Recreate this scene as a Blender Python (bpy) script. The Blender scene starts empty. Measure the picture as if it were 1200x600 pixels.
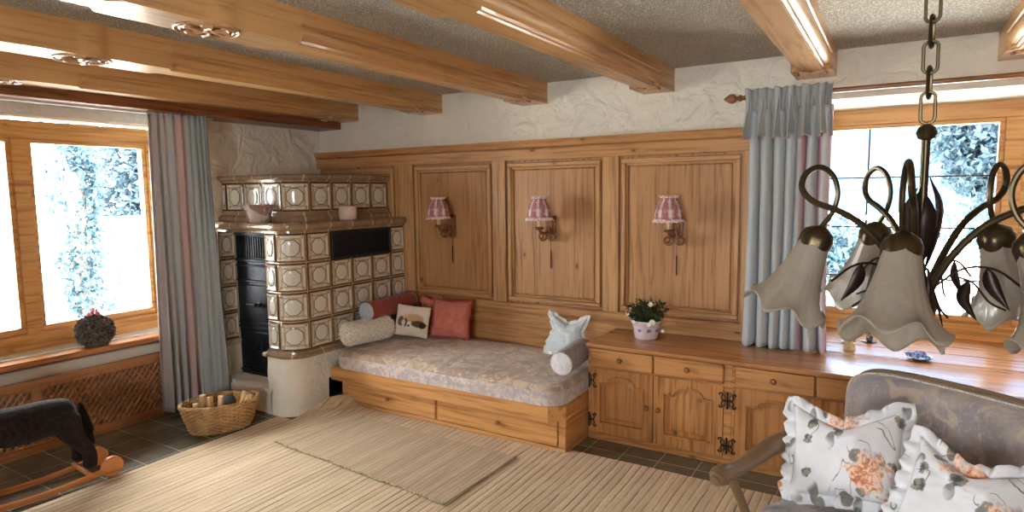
import bpy, bmesh, math, random
from mathutils import Vector, Matrix, noise
random.seed(7)
PI = math.pi
C = bpy.context.scene.collection
WORLD = {}

# ------------------------------------------------------------------ helpers
def R(d): return math.radians(d)

def tag(o, label=None, cat=None, group=None, kind=None):
    if label: o['label'] = label
    if cat: o['category'] = cat
    if group: o['group'] = group
    if kind: o['kind'] = kind
    return o

def empty(name, loc, rz=0.0, label=None, cat=None, group=None, kind=None):
    o = bpy.data.objects.new(name, None)
    C.objects.link(o)
    o.empty_display_size = 0.05
    o.location = loc
    o.rotation_euler = (0, 0, rz)
    WORLD[o.name] = Matrix.Translation(Vector(loc)) @ Matrix.Rotation(rz, 4, 'Z')
    return tag(o, label, cat, group, kind)

def obj(name, bm, mat, parent=None, smooth=True, local=False, angle=38, solid=0, origin=None):
    """link a bmesh as one object; coordinates are world ones unless local=True (then relative to the parent)"""
    me = bpy.data.meshes.new(name)
    if parent is not None and not local:
        bm.transform(WORLD[parent.name].inverted())
    if parent is None and origin is not None:
        bm.transform(Matrix.Translation(-Vector(origin)))
    bmesh.ops.recalc_face_normals(bm, faces=bm.faces) if getattr(obj, 'recalc', True) else None
    bm.to_mesh(me); bm.free()
    for m in (mat if isinstance(mat, (list, tuple)) else [mat]):
        me.materials.append(m)
    if smooth:
        me.shade_smooth()
        me.set_sharp_from_angle(angle=R(angle))
    o = bpy.data.objects.new(name, me)
    C.objects.link(o)
    if parent is not None: o.parent = parent
    if parent is None and origin is not None: o.location = origin
    WORLD[o.name] = (WORLD[parent.name].copy() if parent is not None else Matrix.Translation(Vector(origin)) if origin is not None else Matrix())
    if solid:
        md = o.modifiers.new('thick', 'SOLIDIFY'); md.thickness = solid; md.offset = 0
    return o

def copy_tree(o, loc=None, rz=None, parent=None, label=None):
    c = o.copy(); C.objects.link(c)
    if parent is not None: c.parent = parent
    if loc is not None: c.location = loc
    if rz is not None: c.rotation_euler = (0, 0, rz)
    if label: c['label'] = label
    for ch in o.children:
        copy_tree(ch, parent=c)
    return c

def B(): return bmesh.new()

def box(bm, x0, x1, y0, y1, z0, z1, bev=0.0, mi=0, seg=1, mat=None):
    vs = [bm.verts.new(p) for p in ((x0,y0,z0),(x1,y0,z0),(x1,y1,z0),(x0,y1,z0),(x0,y0,z1),(x1,y0,z1),(x1,y1,z1),(x0,y1,z1))]
    fs = [bm.faces.new([vs[i] for i in q]) for q in ((0,3,2,1),(4,5,6,7),(0,1,5,4),(1,2,6,5),(2,3,7,6),(3,0,4,7))]
    for f in fs: f.material_index = mi
    if mat is not None:
        bmesh.ops.transform(bm, matrix=mat, verts=vs)
    if bev > 0:
        es = list({e for f in fs for e in f.edges})
        r = bmesh.ops.bevel(bm, geom=es, offset=bev, segments=seg, affect='EDGES', profile=0.5)
        for f in r['faces']: f.material_index = mi
    return bm

def tube(bm, pts, rad, seg=8, cap=True, mi=0, closed=False, flat=None):
    pts = [Vector(p) for p in pts]
    n = len(pts)
    if not isinstance(rad, (list, tuple)): rad = [rad]*n
    T = []
    for i in range(n):
        if closed: t = pts[(i+1)%n]-pts[i-1]
        else: t = pts[min(i+1,n-1)]-pts[max(i-1,0)]
        T.append(t.normalized())
    up = Vector((0,0,1)) if abs(T[0].z) < .9 else Vector((1,0,0))
    nrm = (up - T[0]*up.dot(T[0])).normalized()
    rings = []
    for i in range(n):
        nrm = (nrm - T[i]*nrm.dot(T[i]))
        nrm = nrm.normalized() if nrm.length > 1e-6 else T[i].orthogonal().normalized()
        bn = T[i].cross(nrm)
        fy = flat if flat else 1.0
        rings.append([bm.verts.new(pts[i] + (nrm*math.cos(2*PI*k/seg) + bn*math.sin(2*PI*k/seg)*fy)*rad[i]) for k in range(seg)])
    m = n if closed else n-1
    for i in range(m):
        a, b = rings[i], rings[(i+1)%n]
        for k in range(seg):
            f = bm.faces.new((a[k], a[(k+1)%seg], b[(k+1)%seg], b[k])); f.material_index = mi
    if cap and not closed:
        f = bm.faces.new(rings[0][::-1]); f.material_index = mi
        f = bm.faces.new(rings[-1]); f.material_index = mi
    return bm

def spline(pts, n=8):
    """Catmull-Rom through the points"""
    P = [Vector(p) for p in pts]
    out = []
    for i in range(len(P)-1):
        p0 = P[i-1] if i else P[0]*2-P[1]
        p1, p2 = P[i], P[i+1]
        p3 = P[i+2] if i+2 < len(P) else P[-1]*2-P[-2]
        for k in range(n):
            t = k/n
            out.append(0.5*((2*p1)+(p2-p0)*t+(2*p0-5*p1+4*p2-p3)*t*t+(3*p1-p0-3*p2+p3)*t**3))
    out.append(P[-1])
    return out

def lathe(bm, prof, seg=24, M=None, mi=0, fn=None, capb=True, capt=True):
    """prof = [(r, z)]; fn(theta, i, r, z) -> (r, z) shapes the rings"""
    rings = []
    for i, (r, z) in enumerate(prof):
        ring = []
        for k in range(seg):
            th = 2*PI*k/seg
            rr, zz = (fn(th, i, r, z) if fn else (r, z))
            v = Vector((rr*math.cos(th), rr*math.sin(th), zz))
            ring.append(bm.verts.new(M @ v if M is not None else v))
        rings.append(ring)
    for a, b in zip(rings, rings[1:]):
        for k in range(seg):
            f = bm.faces.new((a[k], a[(k+1)%seg], b[(k+1)%seg], b[k])); f.material_index = mi
    if capb: bm.faces.new(rings[0][::-1]).material_index = mi
    if capt: bm.faces.new(rings[-1]).material_index = mi
    return bm

def frame_of(p, axis, up=(0,0,1)):
    """matrix with local z along axis"""
    z = Vector(axis).normalized()
    u = Vector(up)
    if abs(z.dot(u)) > .98: u = Vector((0,1,0))
    x = u.cross(z).normalized(); y = z.cross(x)
    return Matrix.Translation(Vector(p)) @ Matrix((x, y, z)).transposed().to_4x4()

def prism(bm, loop, a0, a1, plane='xz', mi=0):
    """extrude a 2D loop: plane xz extruded along y, xy along z, yz along x"""
    def P(p, a):
        return {'xz': (p[0], a, p[1]), 'xy': (p[0], p[1], a), 'yz': (a, p[0], p[1])}[plane]
    A = [bm.verts.new(P(p, a0)) for p in loop]
    Bv = [bm.verts.new(P(p, a1)) for p in loop]
    bm.faces.new(A).material_index = mi; bm.faces.new(Bv[::-1]).material_index = mi
    n = len(loop)
    for i in range(n):
        bm.faces.new((A[i], A[(i+1)%n], Bv[(i+1)%n], Bv[i])).material_index = mi
    return bm

def holed(bm, outer, inner, a0, a1, plane='xz'):
    """slab with a hole; both loops 2D"""
    def P(p, a):
        return {'xz': (p[0], a, p[1]), 'xy': (p[0], p[1], a), 'yz': (a, p[0], p[1])}[plane]
    rings = []
    for a in (a0, a1):
        o = [bm.verts.new(P(p, a)) for p in outer]; i = [bm.verts.new(P(p, a)) for p in inner]
        es = [bm.edges.new((r[k], r[(k+1)%len(r)])) for r in (o, i) for k in range(len(r))]
        bmesh.ops.triangle_fill(bm, edges=es, use_beauty=True)
        rings.append((o, i))
    for w in (0, 1):
        a, b = rings[0][w], rings[1][w]
        n = len(a)
        for k in range(n): bm.faces.new((a[k], a[(k+1)%n], b[(k+1)%n], b[k]))
    return bm

def grid(bm, nu, nv, fn, uv=None, mi=0):
    lay = bm.loops.layers.uv.verify()
    V = [[bm.verts.new(fn(i/nu, j/nv)) for j in range(nv+1)] for i in range(nu+1)]
    for i in range(nu):
        for j in range(nv):
            f = bm.faces.new((V[i][j], V[i+1][j], V[i+1][j+1], V[i][j+1])); f.material_index = mi
            for l, (a, b) in zip(f.loops, ((i,j),(i+1,j),(i+1,j+1),(i,j+1))):
                l[lay].uv = (a/nu, b/nv)
    return V

def fbm(x, y, z=0.0, o=4):
    return noise.fractal(Vector((x, y, z)), 1.0, 2.0, o)

# ------------------------------------------------------------------ materials
class NT:
    def __init__(s, name):
        s.m = bpy.data.materials.new(name); s.m.use_nodes = True
        s.t = s.m.node_tree; s.t.nodes.clear()
        s.out = s.n('ShaderNodeOutputMaterial')
    def n(s, typ, **k):
        x = s.t.nodes.new(typ)
        for a, b in k.items():
            if hasattr(x, a): setattr(x, a, b)
        return x
    def L(s, a, b): s.t.links.new(a, b)
    def inp(s, node, key, v):
        if v is None: return
        if hasattr(v, 'is_output') or isinstance(v, bpy.types.NodeSocket): s.L(v, node.inputs[key])
        else: node.inputs[key].default_value = v
    def math(s, op, a, b=None, c=None, clamp=False):
        x = s.n('ShaderNodeMath'); x.operation = op; x.use_clamp = clamp
        s.inp(x, 0, a); s.inp(x, 1, b); s.inp(x, 2, c)
        return x.outputs[0]
    def step(s, v, lo, hi, a=0.0, b=1.0):
        x = s.n('ShaderNodeMapRange'); x.interpolation_type = 'SMOOTHSTEP'
        s.inp(x, 0, v); x.inputs[1].default_value = lo; x.inputs[2].default_value = hi
        x.inputs[3].default_value = a; x.inputs[4].default_value = b
        return x.outputs[0]
    def mix(s, f, a, b):
        x = s.n('ShaderNodeMix'); x.data_type = 'RGBA'
        s.inp(x, 0, f); s.inp(x, 6, col(a) if not isinstance(a, bpy.types.NodeSocket) else a)
        s.inp(x, 7, col(b) if not isinstance(b, bpy.types.NodeSocket) else b)
        return x.outputs[2]
    def coord(s, which='Object', scale=(1,1,1), rot=(0,0,0), loc=(0,0,0)):
        tc = s.n('ShaderNodeTexCoord'); mp = s.n('ShaderNodeMapping')
        mp.inputs['Scale'].default_value = scale; mp.inputs['Rotation'].default_value = rot; mp.inputs['Location'].default_value = loc
        s.L(tc.outputs[which], mp.inputs[0]); return mp.outputs[0]
    def noise(s, vec, scale, detail=3, rough=.5, dist=0):
        x = s.n('ShaderNodeTexNoise'); s.inp(x, 'Vector', vec)
        x.inputs['Scale'].default_value = scale; x.inputs['Detail'].default_value = detail
        x.inputs['Roughness'].default_value = rough; x.inputs['Distortion'].default_value = dist
        return x.outputs['Fac']
    def voro(s, vec, scale, feature='F1', out='Distance', rand=1):
        x = s.n('ShaderNodeTexVoronoi'); x.feature = feature; s.inp(x, 'Vector', vec)
        x.inputs['Scale'].default_value = scale
        x.inputs['Randomness'].default_value = rand
        return x.outputs[out]
    def xyz(s, vec):
        x = s.n('ShaderNodeSeparateXYZ'); s.L(vec, x.inputs[0]); return x.outputs
    def ramp(s, fac, stops, interp='LINEAR'):
        x = s.n('ShaderNodeValToRGB'); x.color_ramp.interpolation = interp
        s.inp(x, 0, fac)
        e = x.color_ramp.elements
        e[0].position, e[0].color = stops[0][0], col(stops[0][1])
        e[1].position, e[1].color = stops[-1][0], col(stops[-1][1])
        for p, c in stops[1:-1]:
            k = e.new(p); k.color = col(c)
        return x.outputs[0]
    def bump(s, h, strength=.3, dist=.01, normal=None):
        x = s.n('ShaderNodeBump'); x.inputs['Strength'].default_value = strength; x.inputs['Distance'].default_value = dist
        s.L(h, x.inputs['Height'])
        if normal is not None: s.L(normal, x.inputs['Normal'])
        return x.outputs[0]
    def bsdf(s, base, rough=.5, metal=0, bump=None, spec=.5, sheen=0, coat=0, trans=0, finish=True):
        x = s.n('ShaderNodeBsdfPrincipled')
        s.inp(x, 'Base Color', col(base) if not isinstance(base, bpy.types.NodeSocket) else base)
        s.inp(x, 'Roughness', rough); s.inp(x, 'Metallic', metal)
        x.inputs['Specular IOR Level'].default_value = spec
        x.inputs['Sheen Weight'].default_value = sheen
        x.inputs['Coat Weight'].default_value = coat
        x.inputs['Transmission Weight'].default_value = trans
        if bump is not None: s.L(bump, x.inputs['Normal'])
        if finish: s.L(x.outputs[0], s.out.inputs[0])
        return x.outputs[0]

def col(c):
    return (c[0], c[1], c[2], 1.0) if len(c) == 3 else tuple(c)

def srgb(r, g, b):
    f = lambda v: ((v/255+.080)/1.055)**2.4 if v > 10 else v/255/12.92
    return (f(r), f(g), f(b))

def wood(name, axis='z', light=(192,148,98), dark=(158,112,66), knots=1.0, planks=0, pax='x', rough=.42, coat=.15, seed=0.0, fine=1.0):
    t = NT(name)
    s = {'x': (.045,1,1), 'y': (1,.045,1), 'z': (1,1,.045)}[axis]
    v = t.coord('Object', scale=s, loc=(seed, seed*1.7, seed*.6))
    n1 = t.noise(v, 46*fine, 4, .6, .2)
    n2 = t.noise(v, 9, 3, .55, .6)
    band = t.math('SINE', t.math('MULTIPLY', n2, 34))
    g = t.math('ADD', t.math('MULTIPLY', n1, 1.0), t.math('MULTIPLY', band, .06))
    c = t.ramp(g, [(.34, srgb(dark[0]-10, dark[1]-14, dark[2]-14)), (.50, srgb(*light)), (.68, srgb(light[0]+10, light[1]+8, light[2]+6))])
    tone = t.noise(t.coord('Object', scale=s, loc=(seed+5, 2, 1)), 3.2, 2)
    c = t.mix(t.step(tone, .35, .68, 0, .45), c, srgb(light[0]+8, light[1]+6, light[2]+4))
    if planks:
        o = t.xyz(t.coord('Object', loc=(seed, seed, seed)))
        q = t.math('DIVIDE', o[{'x':0,'y':1,'z':2}[pax]], planks)
        wn = t.n('ShaderNodeTexWhiteNoise'); wn.noise_dimensions = '1D'
        t.L(t.math('FLOOR', q), wn.inputs['W'])
        c = t.mix(t.math('MULTIPLY', wn.outputs[0], .45), c, srgb(dark[0]+4, dark[1]-2, dark[2]-4))
        fr = t.math('ABSOLUTE', t.math('SUBTRACT', t.math('FRACT', q), .5))
        c = t.mix(t.step(fr, .490, .499, 0, .35), c, srgb(100, 62, 30))
    if knots:
        ks = {'x': (4,7,7), 'y': (7,4,7), 'z': (7,7,4)}[axis]
        kv = t.coord('Object', scale=ks, loc=(seed*3+.3, .7, seed+.1))
        d = t.voro(kv, 1.0)
        wn2 = t.voro(kv, 1.0, out='Color')
        keep = t.step(t.xyz(wn2)[0], .38, .42)
        ring = t.math('MULTIPLY', t.step(d, .05, .115, .9*knots, 0), keep)
        c = t.mix(ring, c, srgb(92, 52, 26))
        c = t.mix(t.math('MULTIPLY', t.step(d, .08, .26, .28*knots, 0), keep), c, srgb(150, 98, 52))
    b = t.bump(n1, .10, .003)
    t.bsdf(c, rough, bump=b, coat=coat)
    return t.m

def plain(name, c, rough=.5, metal=0, spec=.5, nscale=0, namp=.12, bump=0, bscale=30, coat=0, sheen=0):
    t = NT(name)
    cc = srgb(*c)
    base = cc
    v = t.coord()
    if nscale:
        base = t.mix(t.noise(v, nscale, 4), tuple(x*(1-namp) for x in cc), tuple(min(1, x*(1+namp)) for x in cc))
    b = t.bump(t.noise(v, bscale, 3), bump, .01) if bump else None
    t.bsdf(base, rough, metal, b, spec, sheen, coat)
    return t.m

M = {}
PL, PD = (190,146,98), (156,114,70)
for a in 'xyz':
    M['pine_'+a] = wood('pine wood '+a, a, PL, PD)
M['pine_panel'] = wood('pine boards', 'z', (186,141,95), (152,110,68), planks=.135, pax='x', knots=.8)
M['pine_rail'] = wood('pine rail', 'x', (186,138,88), (150,104,60), knots=1.1)
M['pine_cab_x'] = wood('cabinet pine x', 'x', (188,132,76), (150,98,54), seed=2.2)
M['pine_cab_z'] = wood('cabinet pine z', 'z', (186,130,74), (144,94,50), seed=1.2, planks=.11)
M['pine_top'] = wood('worktop pine', 'x', (170,116,70), (132,84,48), seed=3.1, rough=.27, coat=.1)
M['pine_bed_x'] = wood('bed pine x', 'x', (198,144,86), (164,112,62), seed=4.4)
M['pine_bed_y'] = wood('bed pine y', 'y', (198,144,86), (164,112,62), seed=4.4)
M['beam'] = wood('beam pine', 'y', (190,145,92), (156,112,64), seed=5.1, knots=1.0, rough=.36, coat=.3)
M['carving'] = wood('carved pine', 'y', (190,150,110), (120,84,56), seed=5.3, knots=0, rough=.4)
M['far_wall'] = wood('fill-damping wall boards', 'z', (150,112,72), (116,82,48), planks=.14, pax='x', seed=8)  # dark boards put on the unseen walls to cut the bounced fill light
M['far_wall_y'] = wood('fill-damping wall boards y', 'z', (150,112,72), (116,82,48), planks=.14, pax='y', seed=8)
M['beam_dark'] = wood('stained pelmet wood', 'y', (128,72,38), (92,48,22), seed=5.7, knots=.6)
M['win_wood'] = wood('window frame wood', 'y', (206,154,88), (172,120,60), seed=6.1, knots=.4)
M['win_wood_x'] = wood('window frame wood x', 'x', (206,154,88), (172,120,60), seed=6.1, knots=.4)
M['sill_wood'] = wood('sill wood', 'y', (196,130,74), (160,98,50), seed=6.6, knots=.4, rough=.3)
M['rad_wood'] = wood('radiator screen wood', 'y', (176,120,74), (140,92,54), seed=7.0, knots=.3)
M['chair_wood'] = plain('walnut chair wood', (112,88,62), .28, nscale=9, namp=.25, coat=.4)
M['scroll_wood'] = plain('carved lamp wood', (122,76,40), .4, nscale=14, namp=.3)
M['knob'] = plain('turned knob wood', (134,84,42), .35, nscale=20, namp=.2, coat=.3)
M['iron'] = plain('wrought iron', (44,40,38), .45, .7, nscale=30, namp=.3, bump=.2)
M['black_iron'] = plain('black stove iron', (26,30,38), .42, .5, nscale=20, namp=.3, bump=.15, bscale=60)
M['brass'] = plain('aged brass', (74,62,42), .34, .85, nscale=18, namp=.45)
M['dark_metal'] = plain('dark bronze', (44,30,26), .42, .6, nscale=22, namp=.3)
M['soil'] = plain('soil', (52,38,28), .95, nscale=40, namp=.4)

def plaster(name, base=(214,206,190), amp=.5, sc=5.0):
    t = NT(name)
    v = t.coord()
    a = t.noise(v, sc, 3, .5, .8); b = t.noise(v, sc*6, 4, .6, .6)
    h = t.math('ADD', t.step(a, .30, .70), t.math('MULTIPLY', b, .30))
    c = t.mix(t.noise(v, 2.3, 3), srgb(*[x*.96 for x in base]), srgb(*base))
    t.bsdf(c, .85, bump=t.bump(h, amp, .02), spec=.25)
    return t.m
M['plaster'] = plaster('rough wall plaster', (232,227,214), .75, 6)
M['plaster_stove'] = plaster('white stove plaster', (232,226,212), .55, 7)
def popcorn():
    t = NT('popcorn ceiling plaster')
    v = t.coord()
    a = t.voro(v, 105); b = t.noise(v, 60, 4, .7)
    h = t.math('ADD', t.step(a, .0, .75, 1, 0), t.math('MULTIPLY', b, .8))
    c = t.mix(t.step(h, .75, 1.2), srgb(190,184,172), srgb(255,253,248))
    t.bsdf(c, .9, bump=t.bump(h, 1.0, .014), spec=.2)
    return t.m
M['popcorn'] = popcorn()

def floor_tiles():
    t = NT('dark slate floor tiles')
    v = t.coord('Object')
    o = t.xyz(v)
    S = .222
    def cell(c, off):
        q = t.math('DIVIDE', t.math('ADD', c, off), S)
        return q, t.math('ABSOLUTE', t.math('SUBTRACT', t.math('FRACT', q), .5))
    qx, fx = cell(o[0], 4.245+.222*20); qy, fy = cell(o[1], .222*30-2.18+.0)
    m = t.math('MAXIMUM', fx, fy)
    g = t.step(m, .480, .492)
    wn = t.n('ShaderNodeTexWhiteNoise'); wn.noise_dimensions = '2D'
    cb = t.n('ShaderNodeCombineXYZ'); t.L(t.math('FLOOR', qx), cb.inputs[0]); t.L(t.math('FLOOR', qy), cb.inputs[1]); t.L(cb.outputs[0], wn.inputs['Vector'])
    n = t.noise(v, 9, 5, .6, .5)
    c = t.mix(n, srgb(72,68,54), srgb(128,122,100))
    c = t.mix(t.math('MULTIPLY', wn.outputs[0], .4), c, srgb(84,72,56))
    c = t.mix(g, c, srgb(150,142,126))
    h = t.math('ADD', t.step(m, .475, .495, 1, 0), t.math('MULTIPLY', n, .5))
    t.bsdf(c, t.math('ADD', t.math('MULTIPLY', g, .4), .24), bump=t.bump(h, .35, .006), spec=.5)
    return t.m
M['floor'] = floor_tiles()

def rugmat(name, a, b, line, period, lw=.10, amp=.9):
    t = NT(name)
    v = t.coord('Object'); o = t.xyz(v)
    vs = t.coord('Object', scale=(1,.25,1))
    wob = t.math('MULTIPLY', t.math('SUBTRACT', t.noise(vs, 5, 2), .5), 1.0)
    q = t.math('ADD', t.math('DIVIDE', o[0], period), wob)
    f = t.math('ABSOLUTE', t.math('SUBTRACT', t.math('FRACT', q), .5))
    wn = t.n('ShaderNodeTexWhiteNoise'); wn.noise_dimensions = '1D'; t.L(t.math('FLOOR', t.math('ADD', q, .5)), wn.inputs['W'])
    streak = t.step(t.noise(t.coord('Object', scale=(1,.05,1)), 34, 4, .7), .26, .74)
    brk = t.step(t.noise(t.coord('Object', scale=(1,.3,1)), 11, 3), .30, .50)
    ln = t.math('MULTIPLY', t.step(f, .5-lw, .495), t.math('MULTIPLY', t.step(wn.outputs[0], .05, .35, .35, 1), brk))
    wool = t.noise(v, 150, 4, .75)
    c = t.mix(streak, srgb(*b), srgb(*a))
    c = t.mix(t.step(wool, .35, .7, 0, .4), c, srgb(*[x*.80 for x in b]))
    c = t.mix(t.math('MULTIPLY', ln, amp), c, srgb(*line))
    h = t.math('ADD', t.math('ADD', t.step(f, .25, .5, 1, 0), t.math('MULTIPLY', wool, .6)), t.math('MULTIPLY', streak, .5))
    t.bsdf(c, .95, bump=t.bump(h, .5, .004), spec=.1, sheen=.2)
    return t.m
M['rug'] = rugmat('striped wool rug', (224,202,166), (188,162,128), (70,52,36), .044, .085, 1.15)
M['rug2'] = rugmat('small woven rug', (208,186,154), (170,148,118), (116,94,72), .030, .2, .45)

def tile_mat():
    t = NT('glazed stove tile')
    uv = t.xyz(t.coord('UV'))
    a = t.math('ABSOLUTE', t.math('SUBTRACT', t.math('MULTIPLY', uv[0], 2), 1))
    b = t.math('ABSOLUTE', t.math('SUBTRACT', t.math('MULTIPLY', uv[1], 2), 1))
    e = t.math('SUBTRACT', 1, t.math('MAXIMUM', a, b))
    o = t.math('MAXIMUM', t.math('MAXIMUM', a, b), t.math('MULTIPLY', t.math('ADD', a, b), .70))
    v = t.coord('Object')
    n = t.noise(v, 26, 4, .6)
    c = t.ramp(t.math('ADD', e, t.math('MULTIPLY', t.math('SUBTRACT', n, .5), .07)), [(.0, srgb(190,158,120)), (.030, srgb(176,144,108)), (.05, srgb(80,52,32)), (.12, srgb(98,68,44)), (.18, srgb(200,188,166)), (.29, srgb(222,214,198)), (.36, srgb(160,138,110)), (.46, srgb(206,198,182))])
    line = t.math('MULTIPLY', t.step(o, .50, .53), t.step(o, .57, .60, 1, 0))
    c = t.mix(t.math('MULTIPLY', line, .85), c, srgb(66,60,48))
    line2 = t.math('MULTIPLY', t.step(o, .66, .70), t.step(o, .70, .76, 1, 0))
    c = t.mix(t.math('MULTIPLY', line2, .30), c, srgb(110,84,58))
    inner = t.step(o, .48, .52, 1, 0)
    c = t.mix(t.math('MULTIPLY', inner, .75), c, srgb(212,208,196))
    cx = t.math('SUBTRACT', a, .70); cy = t.math('SUBTRACT', b, .70)
    d = t.math('SQRT', t.math('ADD', t.math('MULTIPLY', cx, cx), t.math('MULTIPLY', cy, cy)))
    orn = t.math('MULTIPLY', t.step(d, .07, .13, 1, 0), t.step(t.noise(v, 110, 2), .40, .52))
    c = t.mix(t.math('MULTIPLY', orn, .85), c, srgb(84,58,38))
    t.bsdf(c, .16, bump=t.bump(n, .05, .004), spec=.6, coat=.5)
    return t.m
M['tile'] = tile_mat()
def glaze_brown():
    t = NT('brown glazed moulding')
    uv = t.xyz(t.coord('UV'))
    f = t.math('ABSOLUTE', t.math('SUBTRACT', t.math('FRACT', uv[0]), .5))
    j = t.step(f, .475, .49)
    v = t.coord('Object'); n = t.noise(v, 16, 4, .65)
    c = t.mix(n, srgb(104,76,52), srgb(176,150,120))
    c = t.mix(j, c, srgb(206,190,162))
    t.bsdf(c, .17, spec=.6, coat=.5, bump=t.bump(n, .05, .004))
    return t.m
M['glaze'] = glaze_brown()
M['grout'] = plain('tile backing clay', (150,118,84), .8)

def stripe_cloth(name, stops, weave=600, rough=.85, translucent=.12, interp='LINEAR'):
    t = NT(name)
    uv = t.xyz(t.coord('UV'))
    c = t.ramp(uv[0], stops, interp)
    n = t.noise(t.coord('Object'), 220, 2)
    c = t.mix(t.math('MULTIPLY', n, .14), c, srgb(90,92,96))
    p = t.bsdf(c, rough, spec=.2, sheen=.15, finish=False)
    tr = t.n('ShaderNodeBsdfTranslucent'); t.L(c, tr.inputs[0])
    mx = t.n('ShaderNodeMixShader'); mx.inputs[0].default_value = translucent
    t.L(p, mx.inputs[1]); t.L(tr.outputs[0], mx.inputs[2]); t.L(mx.outputs[0], t.out.inputs[0])
    return t.m
GB, PK, LB = srgb(186,192,194), srgb(222,188,184), srgb(196,206,212)
M['curtain_l'] = stripe_cloth('grey blue curtain with pink bands', [(0, srgb(196,186,184)), (.10, srgb(188,184,184)), (.15, GB), (.20, srgb(196,172,166)), (.25, GB), (.36, GB), (.42, PK), (.47, srgb(210,166,160)), (.54, GB), (.85, srgb(182,190,192)), (1, srgb(172,180,184))])
M['curtain_r'] = stripe_cloth('grey blue curtain with rose stripes', [(0, srgb(206,180,182)), (.03, srgb(206,170,176)), (.06, LB), (.3, GB), (.60, LB), (.66, GB), (.70, srgb(190,128,140)), (.75, GB), (.86, LB), (.88, srgb(196,134,146)), (.93, srgb(200,150,160)), (.95, LB), (1, srgb(206,176,186))])
M['valance'] = stripe_cloth('grey blue valance cloth', [(0, GB), (1, srgb(172,178,180))], translucent=.1)

def cloth(name, a, b, sc=30, bump=.2, sheen=.2, rough=.9, thr=(.35,.65), dist=.5):
    t = NT(name)
    v = t.coord()
    n = t.noise(v, sc, 4, .6, dist)
    c = t.mix(t.step(n, *thr), srgb(*a), srgb(*b))
    t.bsdf(c, rough, bump=t.bump(t.noise(v, 260, 2), bump, .003), spec=.2, sheen=sheen)
    return t.m
def tapestry(name, g1, g2, fl1, fl2, dots, scale=6):
    t = NT(name)
    v = t.coord()
    n1 = t.noise(v, scale*.8, 4, .6, 1.6); n2 = t.noise(v, scale*2.2, 4, .65, 1.2)
    c = t.mix(t.step(n1, .38, .60), srgb(*g1), srgb(*g2))
    c = t.mix(t.step(n2, .52, .62, 0, .75), c, srgb(*fl1))
    c = t.mix(t.step(t.noise(t.coord(loc=(3,7,1)), scale*1.9, 4, .6, 1.5), .55, .66, 0, .6), c, srgb(*fl2))
    d = t.voro(v, scale*11)
    c = t.mix(t.step(d, .15, .4, .28, 0), c, srgb(*dots))
    t.bsdf(c, .9, bump=t.bump(t.noise(v, 300, 2), .25, .003), spec=.15, sheen=.3)
    return t.m
M['mattress'] = tapestry('faded floral tapestry', (198,178,154), (164,142,126), (220,204,176), (146,142,152), (224,212,196), 7)
M['mattress_side'] = tapestry('faded floral tapestry side', (206,194,184), (176,164,162), (218,206,192), (148,148,168), (230,222,212), 8)
M['upholstery'] = tapestry('grey blue tapestry upholstery', (160,150,144), (136,128,128), (180,162,146), (138,142,156), (186,178,170), 6)
M['coral'] = cloth('coral satin', (192,104,88), (208,124,104), 8, .1, .5, .5)
M['coral_dark'] = cloth('coral cushion back', (160,56,50), (178,72,60), 12)
M['red'] = cloth('brick red cotton', (136,56,50), (150,66,58), 30)
M['ice'] = cloth('pale grey blue end cloth', (170,180,190), (184,192,200), 30)
M['ice_white'] = cloth('white end cloth', (206,206,210), (222,222,226), 30)
M['piping'] = cloth('pink piping', (206,170,172), (216,184,184), 30)
M['grey_stripe'] = cloth('grey bolster cloth', (132,128,130), (156,152,150), 60)
M['paleblue'] = cloth('pale blue cushion cloth', (190,202,208), (212,218,220), 7)
M['lace'] = cloth('cream ruffle cloth', (206,208,202), (224,226,222), 40)
M['fur'] = cloth('cream sheepskin', (236,226,208), (255,250,240), 90, 1.0, .6, 1.0)

def puppy():
    t = NT('cushion cloth with sleeping puppy print')
    uv = t.xyz(t.coord('UV'))
    def ell(cx, cy, rx, ry, soft=.12):
        a = t.math('DIVIDE', t.math('SUBTRACT', uv[0], cx), rx); b = t.math('DIVIDE', t.math('SUBTRACT', uv[1], cy), ry)
        d = t.math('SQRT', t.math('ADD', t.math('MULTIPLY', a, a), t.math('MULTIPLY', b, b)))
        d = t.math('ADD', d, t.math('MULTIPLY', t.math('SUBTRACT', n, .5), .5))
        return t.step(d, 1-soft, 1+soft, 1, 0)
    n = t.noise(t.coord('UV'), 16, 4, .6)
    c = t.mix(n, srgb(214,204,188), srgb(228,220,206))
    for cx, cy, rx, ry, k, f in ((.50,.55,.34,.19,(214,182,146),.9), (.62,.58,.24,.16,(196,156,116),.8), (.18,.46,.10,.16,(88,68,52),.9), (.33,.44,.05,.15,(62,48,40),.9), (.26,.42,.06,.10,(222,206,186),1), (.46,.40,.09,.09,(232,220,204),1), (.72,.42,.22,.11,(74,58,50),.95), (.84,.38,.10,.10,(44,36,34),.95), (.43,.34,.035,.035,(22,20,20),1), (.40,.49,.022,.015,(34,26,22),1), (.52,.49,.022,.015,(34,26,22),1)):
        c = t.mix(t.math('MULTIPLY', ell(cx, cy, rx, ry), f), c, srgb(*k))
    t.bsdf(c, .9, spec=.15)
    return t.m
M['puppy'] = puppy()

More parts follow.
